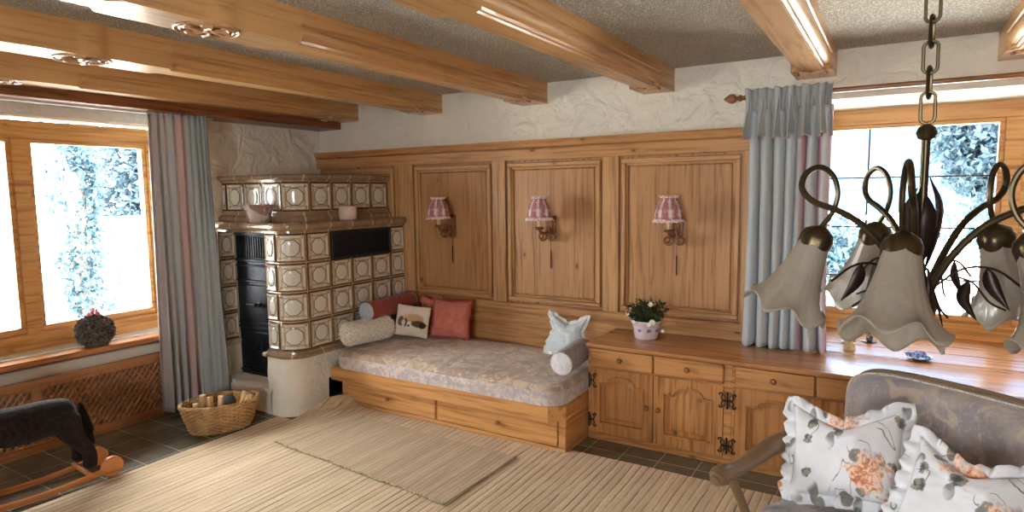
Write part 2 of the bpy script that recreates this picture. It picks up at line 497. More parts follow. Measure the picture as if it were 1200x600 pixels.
def floral():
    """white cotton with peach roses, brown stems and slate leaves"""
    t = NT('floral rose print cotton')
    v = t.coord('Object')
    n = t.noise(v, 20, 4, .6)
    c = t.mix(n, srgb(214,216,220), srgb(232,234,238))
    wv = t.coord('Object', loc=(.4,.9,.2))
    # leaves: stretched cells
    lv = t.coord('Object', scale=(1,1,.5), rot=(.5,.9,.3))
    warp = t.n('ShaderNodeVectorMath'); warp.operation = 'ADD'
    nz = t.n('ShaderNodeTexNoise'); nz.inputs['Scale'].default_value = 9; t.L(lv, nz.inputs['Vector'])
    sc = t.n('ShaderNodeVectorMath'); sc.operation = 'SCALE'; sc.inputs['Scale'].default_value = .06
    t.L(nz.outputs['Color'], sc.inputs[0]); t.L(lv, warp.inputs[0]); t.L(sc.outputs[0], warp.inputs[1])
    d = t.voro(warp.outputs[0], 17)
    msk = t.step(t.noise(wv, 6, 2), .42, .50)
    c = t.mix(t.math('MULTIPLY', t.step(d, .30, .36, .92, 0), msk), c, t.mix(t.noise(v, 50, 2), srgb(66,72,82), srgb(146,140,124)))
    st = t.math('ABSOLUTE', t.math('SUBTRACT', t.noise(t.coord('Object', loc=(.4,.9,.2), scale=(1,1,.55), rot=(.3,.5,.2)), 7, 1, .4, 1.2), .5))
    c = t.mix(t.math('MULTIPLY', t.step(st, .004, .009, .8, 0), t.step(t.noise(t.coord('Object', loc=(5,1,3)), 9, 1), .48, .54)), c, srgb(104,96,84))
    # roses
    for sc_, lo_, c1_, c2_, r_ in ((9.0, (1.3,.4,.8), (226,180,150), (196,128,92), .24), (12.0, (2.1,.9,.3), (150,146,130), (84,88,92), .20)):
        dd = t.voro(t.coord('Object', loc=lo_), sc_); kk = t.step(t.xyz(t.voro(t.coord('Object', loc=lo_), sc_, out='Color'))[0], .62, .66)
        ee = t.math('ADD', dd, t.math('MULTIPLY', t.math('SUBTRACT', t.noise(v, 42, 3, .6), .5), .5))
        c = t.mix(t.math('MULTIPLY', t.step(ee, r_, r_+.08, 1, 0), kk), c, t.mix(t.step(t.noise(v, 46, 2), .42, .58), srgb(*c1_), srgb(*c2_)))
    rv = t.coord('Object', loc=(.16,.05,.12))
    dr = t.voro(rv, 4.6)
    keep = t.step(t.xyz(t.voro(rv, 4.6, out='Color'))[1], .30, .34)
    pet = t.noise(t.coord('Object', loc=(2,1,4)), 34, 3, .6, 2.5)
    rc = t.ramp(pet, [(.30, srgb(176,104,66)), (.45, srgb(214,150,112)), (.56, srgb(240,212,190)), (.72, srgb(226,176,140))])
    edge = t.math('ADD', dr, t.math('MULTIPLY', t.math('SUBTRACT', t.noise(v, 30, 4, .6), .5), .55))
    c = t.mix(t.math('MULTIPLY', t.step(edge, .22, .32, 1, 0), keep), c, rc)
    t.bsdf(c, .85, spec=.2, sheen=.2)
    return t.m
M['floral'] = floral()

def gingham():
    t = NT('red checked lampshade cloth')
    uv = t.xyz(t.coord('UV'))
    f1 = t.math('FRACT', t.math('MULTIPLY', uv[0], 8)); f2 = t.math('FRACT', t.math('MULTIPLY', uv[1], 2.0))
    n = t.noise(t.coord('Object'), 34, 3)
    w = t.math('ADD', t.step(t.math('ABSOLUTE', t.math('SUBTRACT', f1, .5)), .12, .2), t.math('MULTIPLY', t.step(t.math('ABSOLUTE', t.math('SUBTRACT', f2, .5)), .2, .3), .5))
    w = t.math('MULTIPLY', w, t.step(n, .35, .55, .45, 1), clamp=True)
    c = t.mix(w, srgb(232,222,216), srgb(188,122,130))
    p = t.bsdf(c, .85, spec=.15, finish=False)
    tr = t.n('ShaderNodeBsdfTranslucent'); t.L(c, tr.inputs[0])
    mx = t.n('ShaderNodeMixShader'); mx.inputs[0].default_value = .2
    t.L(p, mx.inputs[1]); t.L(tr.outputs[0], mx.inputs[2]); t.L(mx.outputs[0], t.out.inputs[0])
    return t.m
M['gingham'] = gingham()
M['frill'] = cloth('pink and white frill', (206,140,144), (240,228,222), 110, thr=(.42,.5))

def window_glass():
    t = NT('clear window glass')
    g = t.n('ShaderNodeBsdfGlossy'); g.inputs['Roughness'].default_value = .02
    tr = t.n('ShaderNodeBsdfTransparent'); tr.inputs[0].default_value = (.97,.98,.98,1)
    lw = t.n('ShaderNodeFresnel'); lw.inputs[0].default_value = 1.3
    mx = t.n('ShaderNodeMixShader'); t.L(lw.outputs[0], mx.inputs[0]); t.L(tr.outputs[0], mx.inputs[1]); t.L(g.outputs[0], mx.inputs[2])
    t.L(mx.outputs[0], t.out.inputs[0]); return t.m
M['glass'] = window_glass()
def frosted():
    t = NT('frosted alabaster lamp glass')
    v = t.coord('Object', scale=(1,1,.2))
    n = t.noise(v, 40, 4, .6, 1)
    c = t.mix(n, srgb(150,138,120), srgb(182,172,158))
    p = t.bsdf(c, .3, spec=.5, finish=False, coat=.3)
    tr = t.n('ShaderNodeBsdfTranslucent'); t.L(c, tr.inputs[0])
    tp = t.n('ShaderNodeBsdfTransparent'); tp.inputs[0].default_value = (.95,.96,.97,1)
    mx = t.n('ShaderNodeMixShader'); mx.inputs[0].default_value = .25
    t.L(p, mx.inputs[1]); t.L(tr.outputs[0], mx.inputs[2])
    m2 = t.n('ShaderNodeMixShader'); m2.inputs[0].default_value = .10
    t.L(mx.outputs[0], m2.inputs[1]); t.L(tp.outputs[0], m2.inputs[2]); t.L(m2.outputs[0], t.out.inputs[0])
    return t.m
M['frosted'] = frosted()
def foliage(name, a, b, trl=.35):
    t = NT(name)
    c = t.mix(t.noise(t.coord('Object'), 6, 3), srgb(*a), srgb(*b))
    p = t.bsdf(c, .6, spec=.3, finish=False)
    tr = t.n('ShaderNodeBsdfTranslucent'); t.L(c, tr.inputs[0])
    mx = t.n('ShaderNodeMixShader'); mx.inputs[0].default_value = trl
    t.L(p, mx.inputs[1]); t.L(tr.outputs[0], mx.inputs[2]); t.L(mx.outputs[0], t.out.inputs[0])
    return t.m
M['blued_leaf'] = foliage('daylight-blued tree leaves', (30,46,56), (54,76,88))  # bluish look of overexposed daylight put into the leaf colour
M['bush'] = foliage('daylight-blued hedge leaves', (26,46,56), (54,80,92))  # hedge leaves carry the bluish daylight in their colour too
M['bark'] = plain('bark', (96,84,72), .9, nscale=9, namp=.4)
M['outwall'] = plain('white rendered wall', (236,236,232), .9)
M['lawn'] = cloth('pale gravel and frosted lawn', (176,178,170), (206,206,200), 3, .5, 0, 1.0)
M['leafgreen'] = foliage('dark green leaves', (34,52,30), (66,92,52), .15)
M['leafred'] = foliage('dark red buds', (92,30,30), (130,50,44), .1)
M['petal'] = plain('white petals', (226,222,208), .6)
M['pinkpetal'] = plain('pink petals', (226,150,160), .6)
M['dried'] = cloth('dried hydrangea petals', (60,50,48), (150,138,128), 60)
def potmat():
    t = NT('white pot with small blue motifs')
    o = t.xyz(t.coord('Object'))
    ang = t.math('ARCTAN2', o[1], o[0])
    f = t.math('SUBTRACT', t.math('FRACT', t.math('MULTIPLY', ang, 9/(2*PI))), .5)
    a = t.math('MULTIPLY', f, 2.6); b = t.math('DIVIDE', t.math('SUBTRACT', o[2], .052), .014)
    d = t.math('SQRT', t.math('ADD', t.math('MULTIPLY', a, a), t.math('MULTIPLY', b, b)))
    d = t.math('ADD', d, t.math('MULTIPLY', t.math('SUBTRACT', t.noise(t.coord('Object'), 90, 2), .5), .9))
    c = t.mix(t.step(d, .55, .8, .9, 0), srgb(216,206,212), srgb(110,112,158))
    t.bsdf(c, .25, coat=.4)
    return t.m
M['pot'] = potmat()
M['bowl'] = cloth('glazed striped pottery', (150,118,116), (206,190,182), 16, .05, 0, .3, (.45,.55))
M['mug'] = cloth('cream glazed pottery', (196,176,164), (214,198,186), 6, .02, 0, .25)
M['wicker'] = cloth('woven willow', (164,126,82), (200,162,112), 14, .1, 0, .6)
M['logwood'] = wood('split firewood', 'z', (222,192,146), (178,140,94), knots=.3, rough=.8, coat=0)
M['coal'] = plain('dark grey lump', (56,58,64), .7, nscale=20, namp=.3, bump=.4)
M['plush'] = cloth('dark brown plush', (24,17,17), (42,30,28), 50, .8, .06, 1.0)
M['toywood'] = wood('orange toy wood', 'x', (196,124,66), (160,92,42), knots=.2, rough=.35)
M['bluewhite'] = cloth('blue and white porcelain', (82,116,186), (226,232,242), 60, 0, 0, .2, (.45,.55))
M['straw'] = cloth('straw', (206,188,140), (232,218,178), 60)
M['candy'] = cloth('red and white glass', (190,140,136), (216,214,216), 50, 0, 0, .1, (.45,.55))
M['fig'] = cloth('painted figurine', (96,92,88), (196,188,180), 50, 0, 0, .4, (.4,.6))

# ------------------------------------------------------------------ camera (ideal pinhole: level room, pitch 5.8 deg, slight roll)
CAM = Vector((0, 0, 1.6))
cam = bpy.data.cameras.new('camera'); co = bpy.data.objects.new('camera', cam); C.objects.link(co)
RM = Matrix(((0.85496752,-0.04204758,0.51697442),(0.51854469,0.09218572,-0.85006658),(-0.01191442,0.99485365,0.10061935)))
co.matrix_world = Matrix.Translation(CAM) @ RM.to_4x4()
cam.sensor_fit = 'HORIZONTAL'; cam.sensor_width = 36.0; cam.lens = 36.0*737.7/1200
cam.clip_start = .05; cam.clip_end = 200
bpy.context.scene.camera = co

# ------------------------------------------------------------------ room shell
ZC = 2.40; YB = 4.20; XL = -4.66; XR = 2.1; YF = -2.6
W1 = (1.15, 2.745, .60, 2.12)       # left window opening y0,y1,z0,z1
W2 = (-.50, 1.45, .60, 2.12)       # back window opening x0,x1,z0,z1

def wall_with_holes(name, a0, a1, z0, z1, holes, c0, c1, axis):
    """wall slab with rectangular holes; axis 'y' = runs along y (thickness in x)"""
    bm = B()
    cuts = sorted({a0, a1, *[h[0] for h in holes], *[h[1] for h in holes]})
    for u0, u1 in zip(cuts, cuts[1:]):
        hs = [h for h in holes if h[0] <= u0+1e-6 and h[1] >= u1-1e-6]
        spans = [(z0, z1)] if not hs else [(z0, hs[0][2]), (hs[0][3], z1)]
        for s0, s1 in spans:
            if s1 - s0 < 1e-4: continue
            if axis == 'y': box(bm, c0, c1, u0, u1, s0, s1)
            else: box(bm, u0, u1, c0, c1, s0, s1)
    bmesh.ops.remove_doubles(bm, verts=bm.verts, dist=1e-5)
    o = obj(name, bm, M['plaster'], smooth=False)
    o['kind'] = 'structure'
    return o
wall_with_holes('wall_left', YF-.3, YB+.8, -.1, ZC+.1, [W1], XL-.30, XL, 'y')
wall_with_holes('wall_back', XL, XR+.3, -.1, ZC+.1, [W2], YB, YB+.80, 'x')
bm = B(); box(bm, XR, XR+.3, YF-.3, YB, -.1, ZC+.1); tag(obj('wall_right', bm, M['far_wall_y'], smooth=False), kind='structure')
W4 = (-.9, .7, .8, 2.1)
wall_with_holes('wall_front', XL, XR, -.1, ZC+.1, [W4], YF-.3, YF, 'x').data.materials[0] = M['far_wall']
bm = B(); box(bm, XL, XR, YF, YB, -.1, 0); tag(obj('floor', bm, M['floor'], smooth=False), kind='structure')
bm = B(); box(bm, XL, XR, YF, YB, ZC, ZC+.1); tag(obj('ceiling', bm, M['popcorn'], smooth=False), kind='structure')

# ---- beams
def beam(n, xc, medal=True):
    w = .105; zb = 2.25
    root = empty('trim_%d' % n, (xc, YB, ZC), kind='structure')
    bm = B()
    rings = []
    ye = YB + .02
    # section: square at the wall end and round the medallion, moulded edge elsewhere
    def section(m, bulge=0):
        a = w + bulge
        pr = [(0,.088),(.007*m,.084),(.007*m,.072),(.003*m,.066),(.003*m,.050),(.010*m,.038),(.022*m,.028*m),(.032*m,.024*m),(.036*m,.012*m),(.044*m,.009*m),(.048*m,0)]
        return [(-a, ZC)] + [(-a+p[0], zb+p[1]) for p in pr] + [(a-p[0], zb+p[1]) for p in reversed(pr)] + [(a, ZC)]
    def mold(y):
        d = min(ye-y-.30, abs(y-1.56)-.36 if medal else 9)
        return max(0, min(1, d/.035))
    def bul(y):
        if not medal: return 0
        d = abs(y-1.56)
        return max(0.0, math.sqrt(max(0, .122**2-d*d)) - w) if d < .122 else 0
    ys = sorted({ye, ye-.30, ye-.318, ye-.335, YF+.0, *[1.56+s*(.36+k*.0175) for s in (-1,1) for k in range(3)], *[1.56+.15*math.cos(PI*k/24) for k in range(25)]})
    for y in ys:
        rings.append([bm.verts.new((xc+p[0], y, p[1])) for p in section(mold(y), bul(y))])
    for a, b in zip(rings, rings[1:]):
        for k in range(len(a)-1): bm.faces.new((a[k], a[k+1], b[k+1], b[k]))
    bm.faces.new(rings[0]); bm.faces.new(rings[-1])
    obj('beam', bm, M['beam'], root, angle=25)
    if medal:
        bm = B()
        cy = 1.56
        for r in (.117, .096): tube(bm, [(xc+r*math.cos(2*PI*k/40), cy+r*math.sin(2*PI*k/40), zb-.002) for k in range(40)], .006, 6, closed=True)
        for q in range(6):
            th = 2*PI*q/6+.3
            pts = spline([(xc, cy, zb-.002), (xc+.04*math.cos(th), cy+.04*math.sin(th), zb-.008), (xc+.075*math.cos(th+.35), cy+.075*math.sin(th+.35), zb-.007), (xc+.088*math.cos(th+.05), cy+.088*math.sin(th+.05), zb-.004), (xc+.07*math.cos(th-.12), cy+.07*math.sin(th-.12), zb-.004)], 4)
            tube(bm, pts, [.004+.006*math.sin(PI*i/(len(pts)-1)) for i in range(len(pts))], 6)
        lathe(bm, [(.004,-.016),(.016,-.012),(.02,-.004),(.02,.002)], 12, Matrix.Translation((xc, cy, zb)))
        obj('carved_medallion', bm, M['carving'], root)
    bm = B()
    for s in (-1, 1):
        for q in range(3):
            pts = spline([(xc, ye-.27, zb-.001), (xc+s*(.02+.02*q), ye-.285+.02*q, zb-.007), (xc+s*(.05+.012*q), ye-.27+.035*q-.03, zb-.004), (xc+s*(.075), ye-.30+.02*q, zb-.002)], 4)
            tube(bm, pts, [.002+.006*math.sin(PI*i/(len(pts)-1)) for i in range(len(pts))], 6)
    obj('carved_leaf_spray', bm, M['carving'], root)
for i, xc in enumerate((-.43, -1.385, -2.335, -3.31, -4.255)): beam(i+1, xc)
beam(6, .53); beam(7, 1.48)
bm = B(); box(bm, XL, -4.37, YF, YB, 2.19, 2.262, .004); tag(obj('trim_8', bm, M['beam_dark']), kind='structure')
WORLD['trim_8'] = Matrix()

# ---- windows
def glazed(n, kind, u0, u1, z0, z1, c, fr, mull, leads, mat, sign=1, sash=.055, depth=.06):
    """kind 'y': window plane x=c, runs along y; kind 'x': plane y=c"""
    root = empty('window_%d' % n, (c, (u0+u1)/2, z0) if kind == 'y' else ((u0+u1)/2, c, z0), kind='structure')
    def bb(bm, a0, a1, b0, b1, d0, d1, bev=.003):
        if kind == 'y': box(bm, c-d1, c-d0, a0, a1, b0, b1, bev)
        else: box(bm, a0, a1, c+d0, c+d1, b0, b1, bev)
    bm = B()
    bb(bm, u0, u1, z1-fr, z1, -.03, depth); bb(bm, u0, u1, z0, z0+fr, -.03, depth)
    bb(bm, u0, u0+fr*.7, z0+fr, z1-fr, -.03, depth); bb(bm, u1-fr*.7, u1, z0+fr, z1-fr, -.03, depth)
    for m in mull: bb(bm, m-.045, m+.045, z0+fr, z1-fr, -.03, depth)
    obj('window_frame', bm, mat, root)
    edges = [u0+fr*.7] + [x for m in mull for x in (m-.045, m+.045)] + [u1-fr*.7]
    for a, b in zip(edges[0::2], edges[1::2]):
        bm = B(); s = sash*.5
        bb(bm, a, b, z1-fr-s, z1-fr, -.012, depth-.01); bb(bm, a, b, z0+fr, z0+fr+s*1.6, -.012, depth-.01)
        bb(bm, a, a+s, z0+fr+s*1.6, z1-fr-s, -.012, depth-.01); bb(bm, b-s, b, z0+fr+s*1.6, z1-fr-s, -.012, depth-.01)
        o = obj('sash', bm, mat, root)
        bm = B(); bb(bm, a+s-.004, b-s+.004, z0+fr+s*1.5, z1-fr-s+.004, .02, .026, 0)
        obj('pane', bm, M['glass'], o, smooth=False)
        if leads:
            bm = B()
            for z in leads[1]: bb(bm, a+s, b-s, z-.005, z+.005, .012, .034, 0)
            for u in leads[0]:
                if a < u < b: bb(bm, u-.005, u+.005, z0+fr+s, z1-fr-s, .011, .035, 0)
            obj('lead_grid', bm, M['iron'], o, smooth=False)
    return root
w1 = glazed(1, 'y', W1[0], W1[1], .535+.06, 2.10, -4.85, .115, [1.86], None, M['win_wood'])
bm = B(); box(bm, -4.84, -4.55, W1[0]-.0, W1[1]+.10, .553, .592, .006); obj('window_sill', bm, M['sill_wood'], w1)
w2 = glazed(2, 'x', W2[0], W2[1], .632, 2.12, 4.90, .10, [.60], ([-.165, .16, .93, 1.2], [1.669, 1.337, 1.0]), M['win_wood_x'])
w4 = glazed(3, 'x', W4[0], W4[1], .80, 2.10, YF-.2, .08, [-.1], None, M['win_wood_x'])

# ---- panelling
PY = 4.15
root = empty('wall_panelling', (-2.2, PY, .45), label='pine wall panelling with framed fields behind the daybed and stove', cat='wall panelling')
for x0, x1 in ((-3.70,-3.50),(-2.70,-2.58),(-1.77,-1.65),(-.82,-.785)):
    bm = B(); box(bm, x0, x1, PY, YB, .742, 1.842, .002); obj('stile', bm, M['pine_z'], root)
bm = B(); box(bm, XL, -.785, PY-.004, YB, 1.84, 1.925, .003); obj('top_rail', bm, M['pine_rail'], root)
bm = B()
prof = [(0,1.985),(-.075,1.985),(-.078,1.968),(-.070,1.960),(-.060,1.952),(-.056,1.938),(-.040,1.928),(-.030,1.922),(0,1.922)]
prism(bm, [(YB+p[0]-0.0, p[1]) for p in prof], XL, -.775, 'yz'); obj('cornice', bm, M['pine_rail'], root)
bm = B(); box(bm, -3.70, -.785, PY-.004, YB, .678, .745, .003); box(bm, -3.70, -.785, PY-.012, PY, .676, .690, .003); obj('middle_rail', bm, M['pine_rail'], root)
bm = B(); box(bm, -3.70, -.785, PY+.012, YB, .22, .680, .002); obj('lower_board', bm, M['pine_rail'], root)
for x0, x1 in ((-3.50,-2.70),(-2.58,-1.77),(-1.65,-.82),(-4.64,-3.70)):
    z0, z1 = .745, 1.84
    bm = B(); box(bm, x0, x1, PY+.036, YB, z0, z1); 
    def ringbox(bm, a, b, y0, y1, bev):
        for q in ((x0+a, x1-a, z1-b, z1-a), (x0+a, x1-a, z0+a, z0+b), (x0+a, x0+b, z0+b, z1-b), (x1-b, x1-a, z0+b, z1-b)):
            box(bm, q[0], q[1], y0, y1, q[2], q[3], bev, mi=1 if q[1]-q[0] > .2 else 0)
    fld = obj('field_panel', bm, M['pine_panel'], root)
    bm = B(); ringbox(bm, .018, .050, PY+.000, PY+.038, .006); ringbox(bm, .049, .064, PY+.018, PY+.038, .004)
    obj('field_moulding', bm, [M['pine_z'], M['pine_x']], fld)
    bm = B(); box(bm, x0+.070, x1-.070, PY+.022, PY+.037, z0+.070, z1-.070, .007); obj('field_board', bm, M['pine_panel'], fld)

# ------------------------------------------------------------------ tiled stove
stove = empty('tiled_stove', (-3.95, 3.4, 0), label='cream and brown glazed tiled stove in the corner with black iron door', cat='tiled stove')
class Path:
    """plan path: straight, quarter arc, straight; arc turns from +x heading to +y heading"""
    def __init__(s, x0, yf, xs, y1, r, off=0.0):
        s.x0, s.yf, s.xs, s.y1, s.r = x0, yf, xs, y1, r
        s.l1 = (xs-r)-x0; s.l2 = r*PI/2; s.l3 = y1-(yf+r)
        s.L = s.l1+s.l2+s.l3
    def at(s, t):
        if t <= s.l1: return Vector((s.x0+t, s.yf, 0)), Vector((0,-1,0))
        if t <= s.l1+s.l2:
            a = (t-s.l1)/s.r
            n = Vector((math.sin(a), -math.cos(a), 0))
            return Vector((s.xs-s.r, s.yf+s.r, 0)) + n*s.r, n
        return Vector((s.xs, s.yf+s.r+(t-s.l1-s.l2), 0)), Vector((1,0,0))
def tile_h(u, v):
    a, b = abs(u*2-1), abs(v*2-1)
    e = 1-max(a, b); o = max(a, b, (a+b)*.70)
    if e < .04: return .0
    h = .012*min(1, (e-.04)/.10)
    if e > .17: h = .012 - .007*min(1, (e-.17)/.10)
    if o < .60: h = .005 + .006*min(1, (.60-o)/.14)
    return h
def add_tile(bm, P, t0, t1, z0, z1, n=16):
    lay = bm.loops.layers.uv.verify()
    us = [0,.02,.045,.08,.12,.2,.24,.29,.35,.42,.5,.58,.65,.71,.76,.8,.88,.92,.955,.98,1]
    V = []
    for u in us:
        p, nn = P.at(t0+(t1-t0)*u)
        V.append([bm.verts.new(p + nn*(tile_h(u, v)+.001) + Vector((0,0,z0+(z1-z0)*v))) for v in us])
    for i in range(len(us)-1):
        for j in range(len(us)-1):
            f = bm.faces.new((V[i][j], V[i+1][j], V[i+1][j+1], V[i][j+1]))
            for l, (a, b) in zip(f.loops, ((i,j),(i+1,j),(i+1,j+1),(i,j+1))): l[lay].uv = (us[a], us[b])
def body_block(bm, P, z0, z1, xback, yback, inset=.0, n=14):
    loop = []
    for k in range(3): pass
    ts = [0, P.l1] + [P.l1+P.l2*(k/n) for k in range(1, n)] + [P.l1+P.l2, P.L]
    for t in ts:
        p, nn = P.at(t); q = p-nn*inset; loop.append((q.x, q.y))
    loop += [(xback, yback)]
    if P.at(0)[0].y < yback - .01 and abs(P.x0-xback) > .001: loop += []
    prism(bm, loop, z0, z1, 'xy')
def sweep(bm, P, prof, t0=0, t1=None, pitch=.22, n=14):
    lay = bm.loops.layers.uv.verify()
    t1 = P.L if t1 is None else t1
    ts = sorted({t0, t1, *[P.l1+P.l2*k/n for k in range(n+1)], *[t0+(t1-t0)*k/10 for k in range(11)]})
    ts = [t for t in ts if t0-1e-9 <= t <= t1+1e-9]
    rows = []
    for t in ts:
        p, nn = P.at(t); rows.append((t, [bm.verts.new(p+nn*o+Vector((0,0,z))) for o, z in prof]))
    for (ta, a), (tb, b) in zip(rows, rows[1:]):
        for k in range(len(prof)-1):
            f = bm.faces.new((a[k], a[k+1], b[k+1], b[k]))
            for l, t in zip(f.loops, (ta, ta, tb, tb)): l[lay].uv = (t/pitch, k/len(prof))
    for r in (rows[0][1], rows[-1][1]):
        try: bm.faces.new(r)
        except ValueError: pass
PSy = 4.148
low = Path(-3.885, 2.95, -3.62, PSy, .14)
bm = B(); body_block(bm, low, .43, 1.335, -3.885, PSy, inset=0.0)
obj('body_core', bm, M['grout'], stove, smooth=True)
bm = B()
zr = [.475, .690, .903, 1.116, 1.330]
cols = [0, low.l1, low.l1+low.l2] + [low.l1+low.l2+.2195*k for k in (1,2,3,4)] + [low.L]
for r in range(4):
    for c in range(len(cols)-1):
        if r == 3 and c in (3, 4, 5): continue
        add_tile(bm, low, cols[c], cols[c+1], zr[r], zr[r+1])
obj('body_tiles', bm, M['tile'], stove, angle=60)
# left wing
class Flat:
    def __init__(s, x0, x1, y): s.x0, s.x1, s.y = x0, x1, y; s.L = x1-x0; s.l1 = s.L; s.l2 = 0; s.r = 1
    def at(s, t): return Vector((s.x0+t, s.y, 0)), Vector((0,-1,0))
class Side:
    def __init__(s, x, y0, y1): s.x, s.y0, s.L = x, y0, y1-y0; s.l1 = s.L; s.l2 = 0; s.r = 1
    def at(s, t): return Vector((s.x, s.y0+t, 0)), Vector((1,0,0))
WX = -4.44
wing = Flat(-4.655, WX, 2.95); wside = Side(WX, 2.95, 3.09)
bm = B(); box(bm, -4.655, WX-.001, 2.952, 3.45, .19, 1.335); box(bm, WX, -3.885, 3.09, 3.45, 1.30, 1.335)
obj('wing_core', bm, M['plaster_stove'], stove, smooth=False)
bm = B()
for r in range(4):
    add_tile(bm, wing, 0, wing.L, zr[r], zr[r+1]); add_tile(bm, wside, 0, wside.L, zr[r], zr[r+1])
obj('wing_tiles', bm, M['tile'], stove, angle=60)
bm = B(); box(bm, -4.655, WX+.028, 2.925, 2.96, .43, .475, .012, seg=2); box(bm, WX-.01, WX+.028, 2.945, 3.095, .43, .475, .012, seg=2); obj('wing_band', bm, M['glaze'], stove)
# shelf moulding and top
full = Path(-4.655, 2.95, -3.62, PSy, .14)
bm = B(); sweep(bm, full, [(.0,1.328),(.018,1.330),(.018,1.345),(.036,1.350),(.046,1.362),(.050,1.376),(.045,1.390),(.032,1.400),(0,1.402)]); obj('shelf_moulding', bm, M['glaze'], stove, angle=50)
bm = B(); body_block(bm, full, 1.335, 1.400, -4.655, PSy); obj('shelf', bm, M['glaze'], stove, smooth=False)
up = Path(-4.655, 3.16, -3.80, PSy, .14)
bm = B(); body_block(bm, up, 1.40, 1.745, -4.655, PSy); obj('upper_core', bm, M['grout'], stove)
bm = B()
cols = [0, .06, .275, .495, up.l1, up.l1+up.l2] + [up.l1+up.l2+.213*k for k in (1,2,3)] + [up.L]
for c in range(len(cols)-1): add_tile(bm, up, cols[c], cols[c+1], 1.472, 1.702)
obj('upper_tiles', bm, M['tile'], stove, angle=60)
bm = B(); sweep(bm, up, [(0,1.402),(.05,1.402),(.052,1.425),(.038,1.438),(.022,1.446),(.018,1.470),(0,1.472)]); obj('upper_base_moulding', bm, M['glaze'], stove, angle=50)
bm = B(); sweep(bm, up, [(0,1.700),(.016,1.702),(.018,1.716),(.036,1.720),(.048,1.733),(.044,1.748),(.030,1.756),(0,1.757)]); body_block(bm, up, 1.745, 1.756, -4.655, PSy); obj('upper_cornice', bm, M['glaze'], stove, angle=50)
# base band and plaster plinth
bm = B(); sweep(bm, low, [(0,.425),(.030,.424),(.042,.432),(.044,.446),(.034,.455),(.024,.458),(.022,.470),(.008,.478),(0,.480)]); box(bm, -3.925, -3.88, 2.906, 3.02, .425, .458, .010, seg=2); obj('base_band', bm, M['glaze'], stove, angle=50)
def rough_block(bm, P, z0, z1, amp, flare, n=40, nz=18):
    rows = []
    for j in range(nz+1):
        v = j/nz; z = z0+(z1-z0)*v
        row = []
        for i in range(n+1):
            p, nn = P.at(P.L*i/n)
            d = amp*fbm(p.x*7+3, p.y*7, z*7) + flare*max(0, (1-v*3))**2
            row.append(bm.verts.new(p + nn*d + Vector((0,0,z))))
        rows.append(row)
    for a, b in zip(rows, rows[1:]):
        for i in range(n): bm.faces.new((a[i], a[i+1], b[i+1], b[i]))
pil = Path(-3.90, 2.935, -3.655, 3.285, .11)
pil2 = Path(-3.90, 2.935, -3.655, 4.13, .11)
bm = B(); rough_block(bm, pil, 0, .212, .007, .03, n=30); body_block(bm, pil, .0, .212, -3.895, 3.275, inset=.012); rough_block(bm, pil2, .205, .43, .007, 0, n=60); body_block(bm, pil2, .207, .43, -3.895, 4.12, inset=.012)
obj('plaster_plinth', bm, M['plaster_stove'], stove, angle=60)
led = Flat(-4.655, -3.87, 2.905)
bm = B()
rows = []
for k, (dy, z) in enumerate([(0,0),(-.004,.08),(0,.15),(.012,.172),(.035,.184),(.07,.187),(.20,.187)]):
    rows.append([bm.verts.new((-4.655+(.800)*i/24, 2.912+dy+.006*fbm(i*.4, z*9, 1), z+(.003*fbm(i*.5, 2, dy*9) if k > 3 else 0))) for i in range(25)])
for a, b in zip(rows, rows[1:]):
    for i in range(24): bm.faces.new((a[i], a[i+1], b[i+1], b[i]))
obj('hearth_ledge', bm, M['plaster_stove'], stove, angle=60)
# iron door
DY = 3.10
bm = B(); box(bm, WX+.002, -3.886, DY, DY+.03, .187, 1.32, .003)
for z, h in ((1.09,.022),(1.05,.014),(.93,.018),(.60,.014),(.56,.022),(.21,.02),(1.295,.02)): box(bm, WX+.012, -3.89, DY-.018, DY+.002, z, z+h, .004)
for k in range(18): box(bm, WX+.03+.028*k, WX+.042+.028*k, DY-.012, DY+.002, 1.12, 1.285, .002)
for z0, z1 in ((.64,.91),(.25,.54)): box(bm, WX+.03, -3.91, DY-.010, DY+.002, z0, z1, .008)
for s in range(7):
    th = 2*PI*s/7
    tube(bm, spline([(-4.17, DY-.012, .40), (-4.17+.05*math.cos(th), DY-.022, .40+.05*math.sin(th)), (-4.17+.09*math.cos(th+.5), DY-.016, .40+.09*math.sin(th+.5))], 4), .006, 6)
d = obj('iron_door', bm, M['black_iron'], stove)
bm = B(); lathe(bm, [(.022,0),(.022,.008),(.008,.012),(.008,.03),(.016,.036),(.014,.048),(.004,.052)], 14, frame_of((-4.17,3.09,.76), (0,-1,0)))
tube(bm, [(-4.17,3.055,.76),(-4.21,3.052,.764),(-4.28,3.054,.762)], [.007,.007,.005], 8)
obj('door_handle', bm, M['iron'], d)
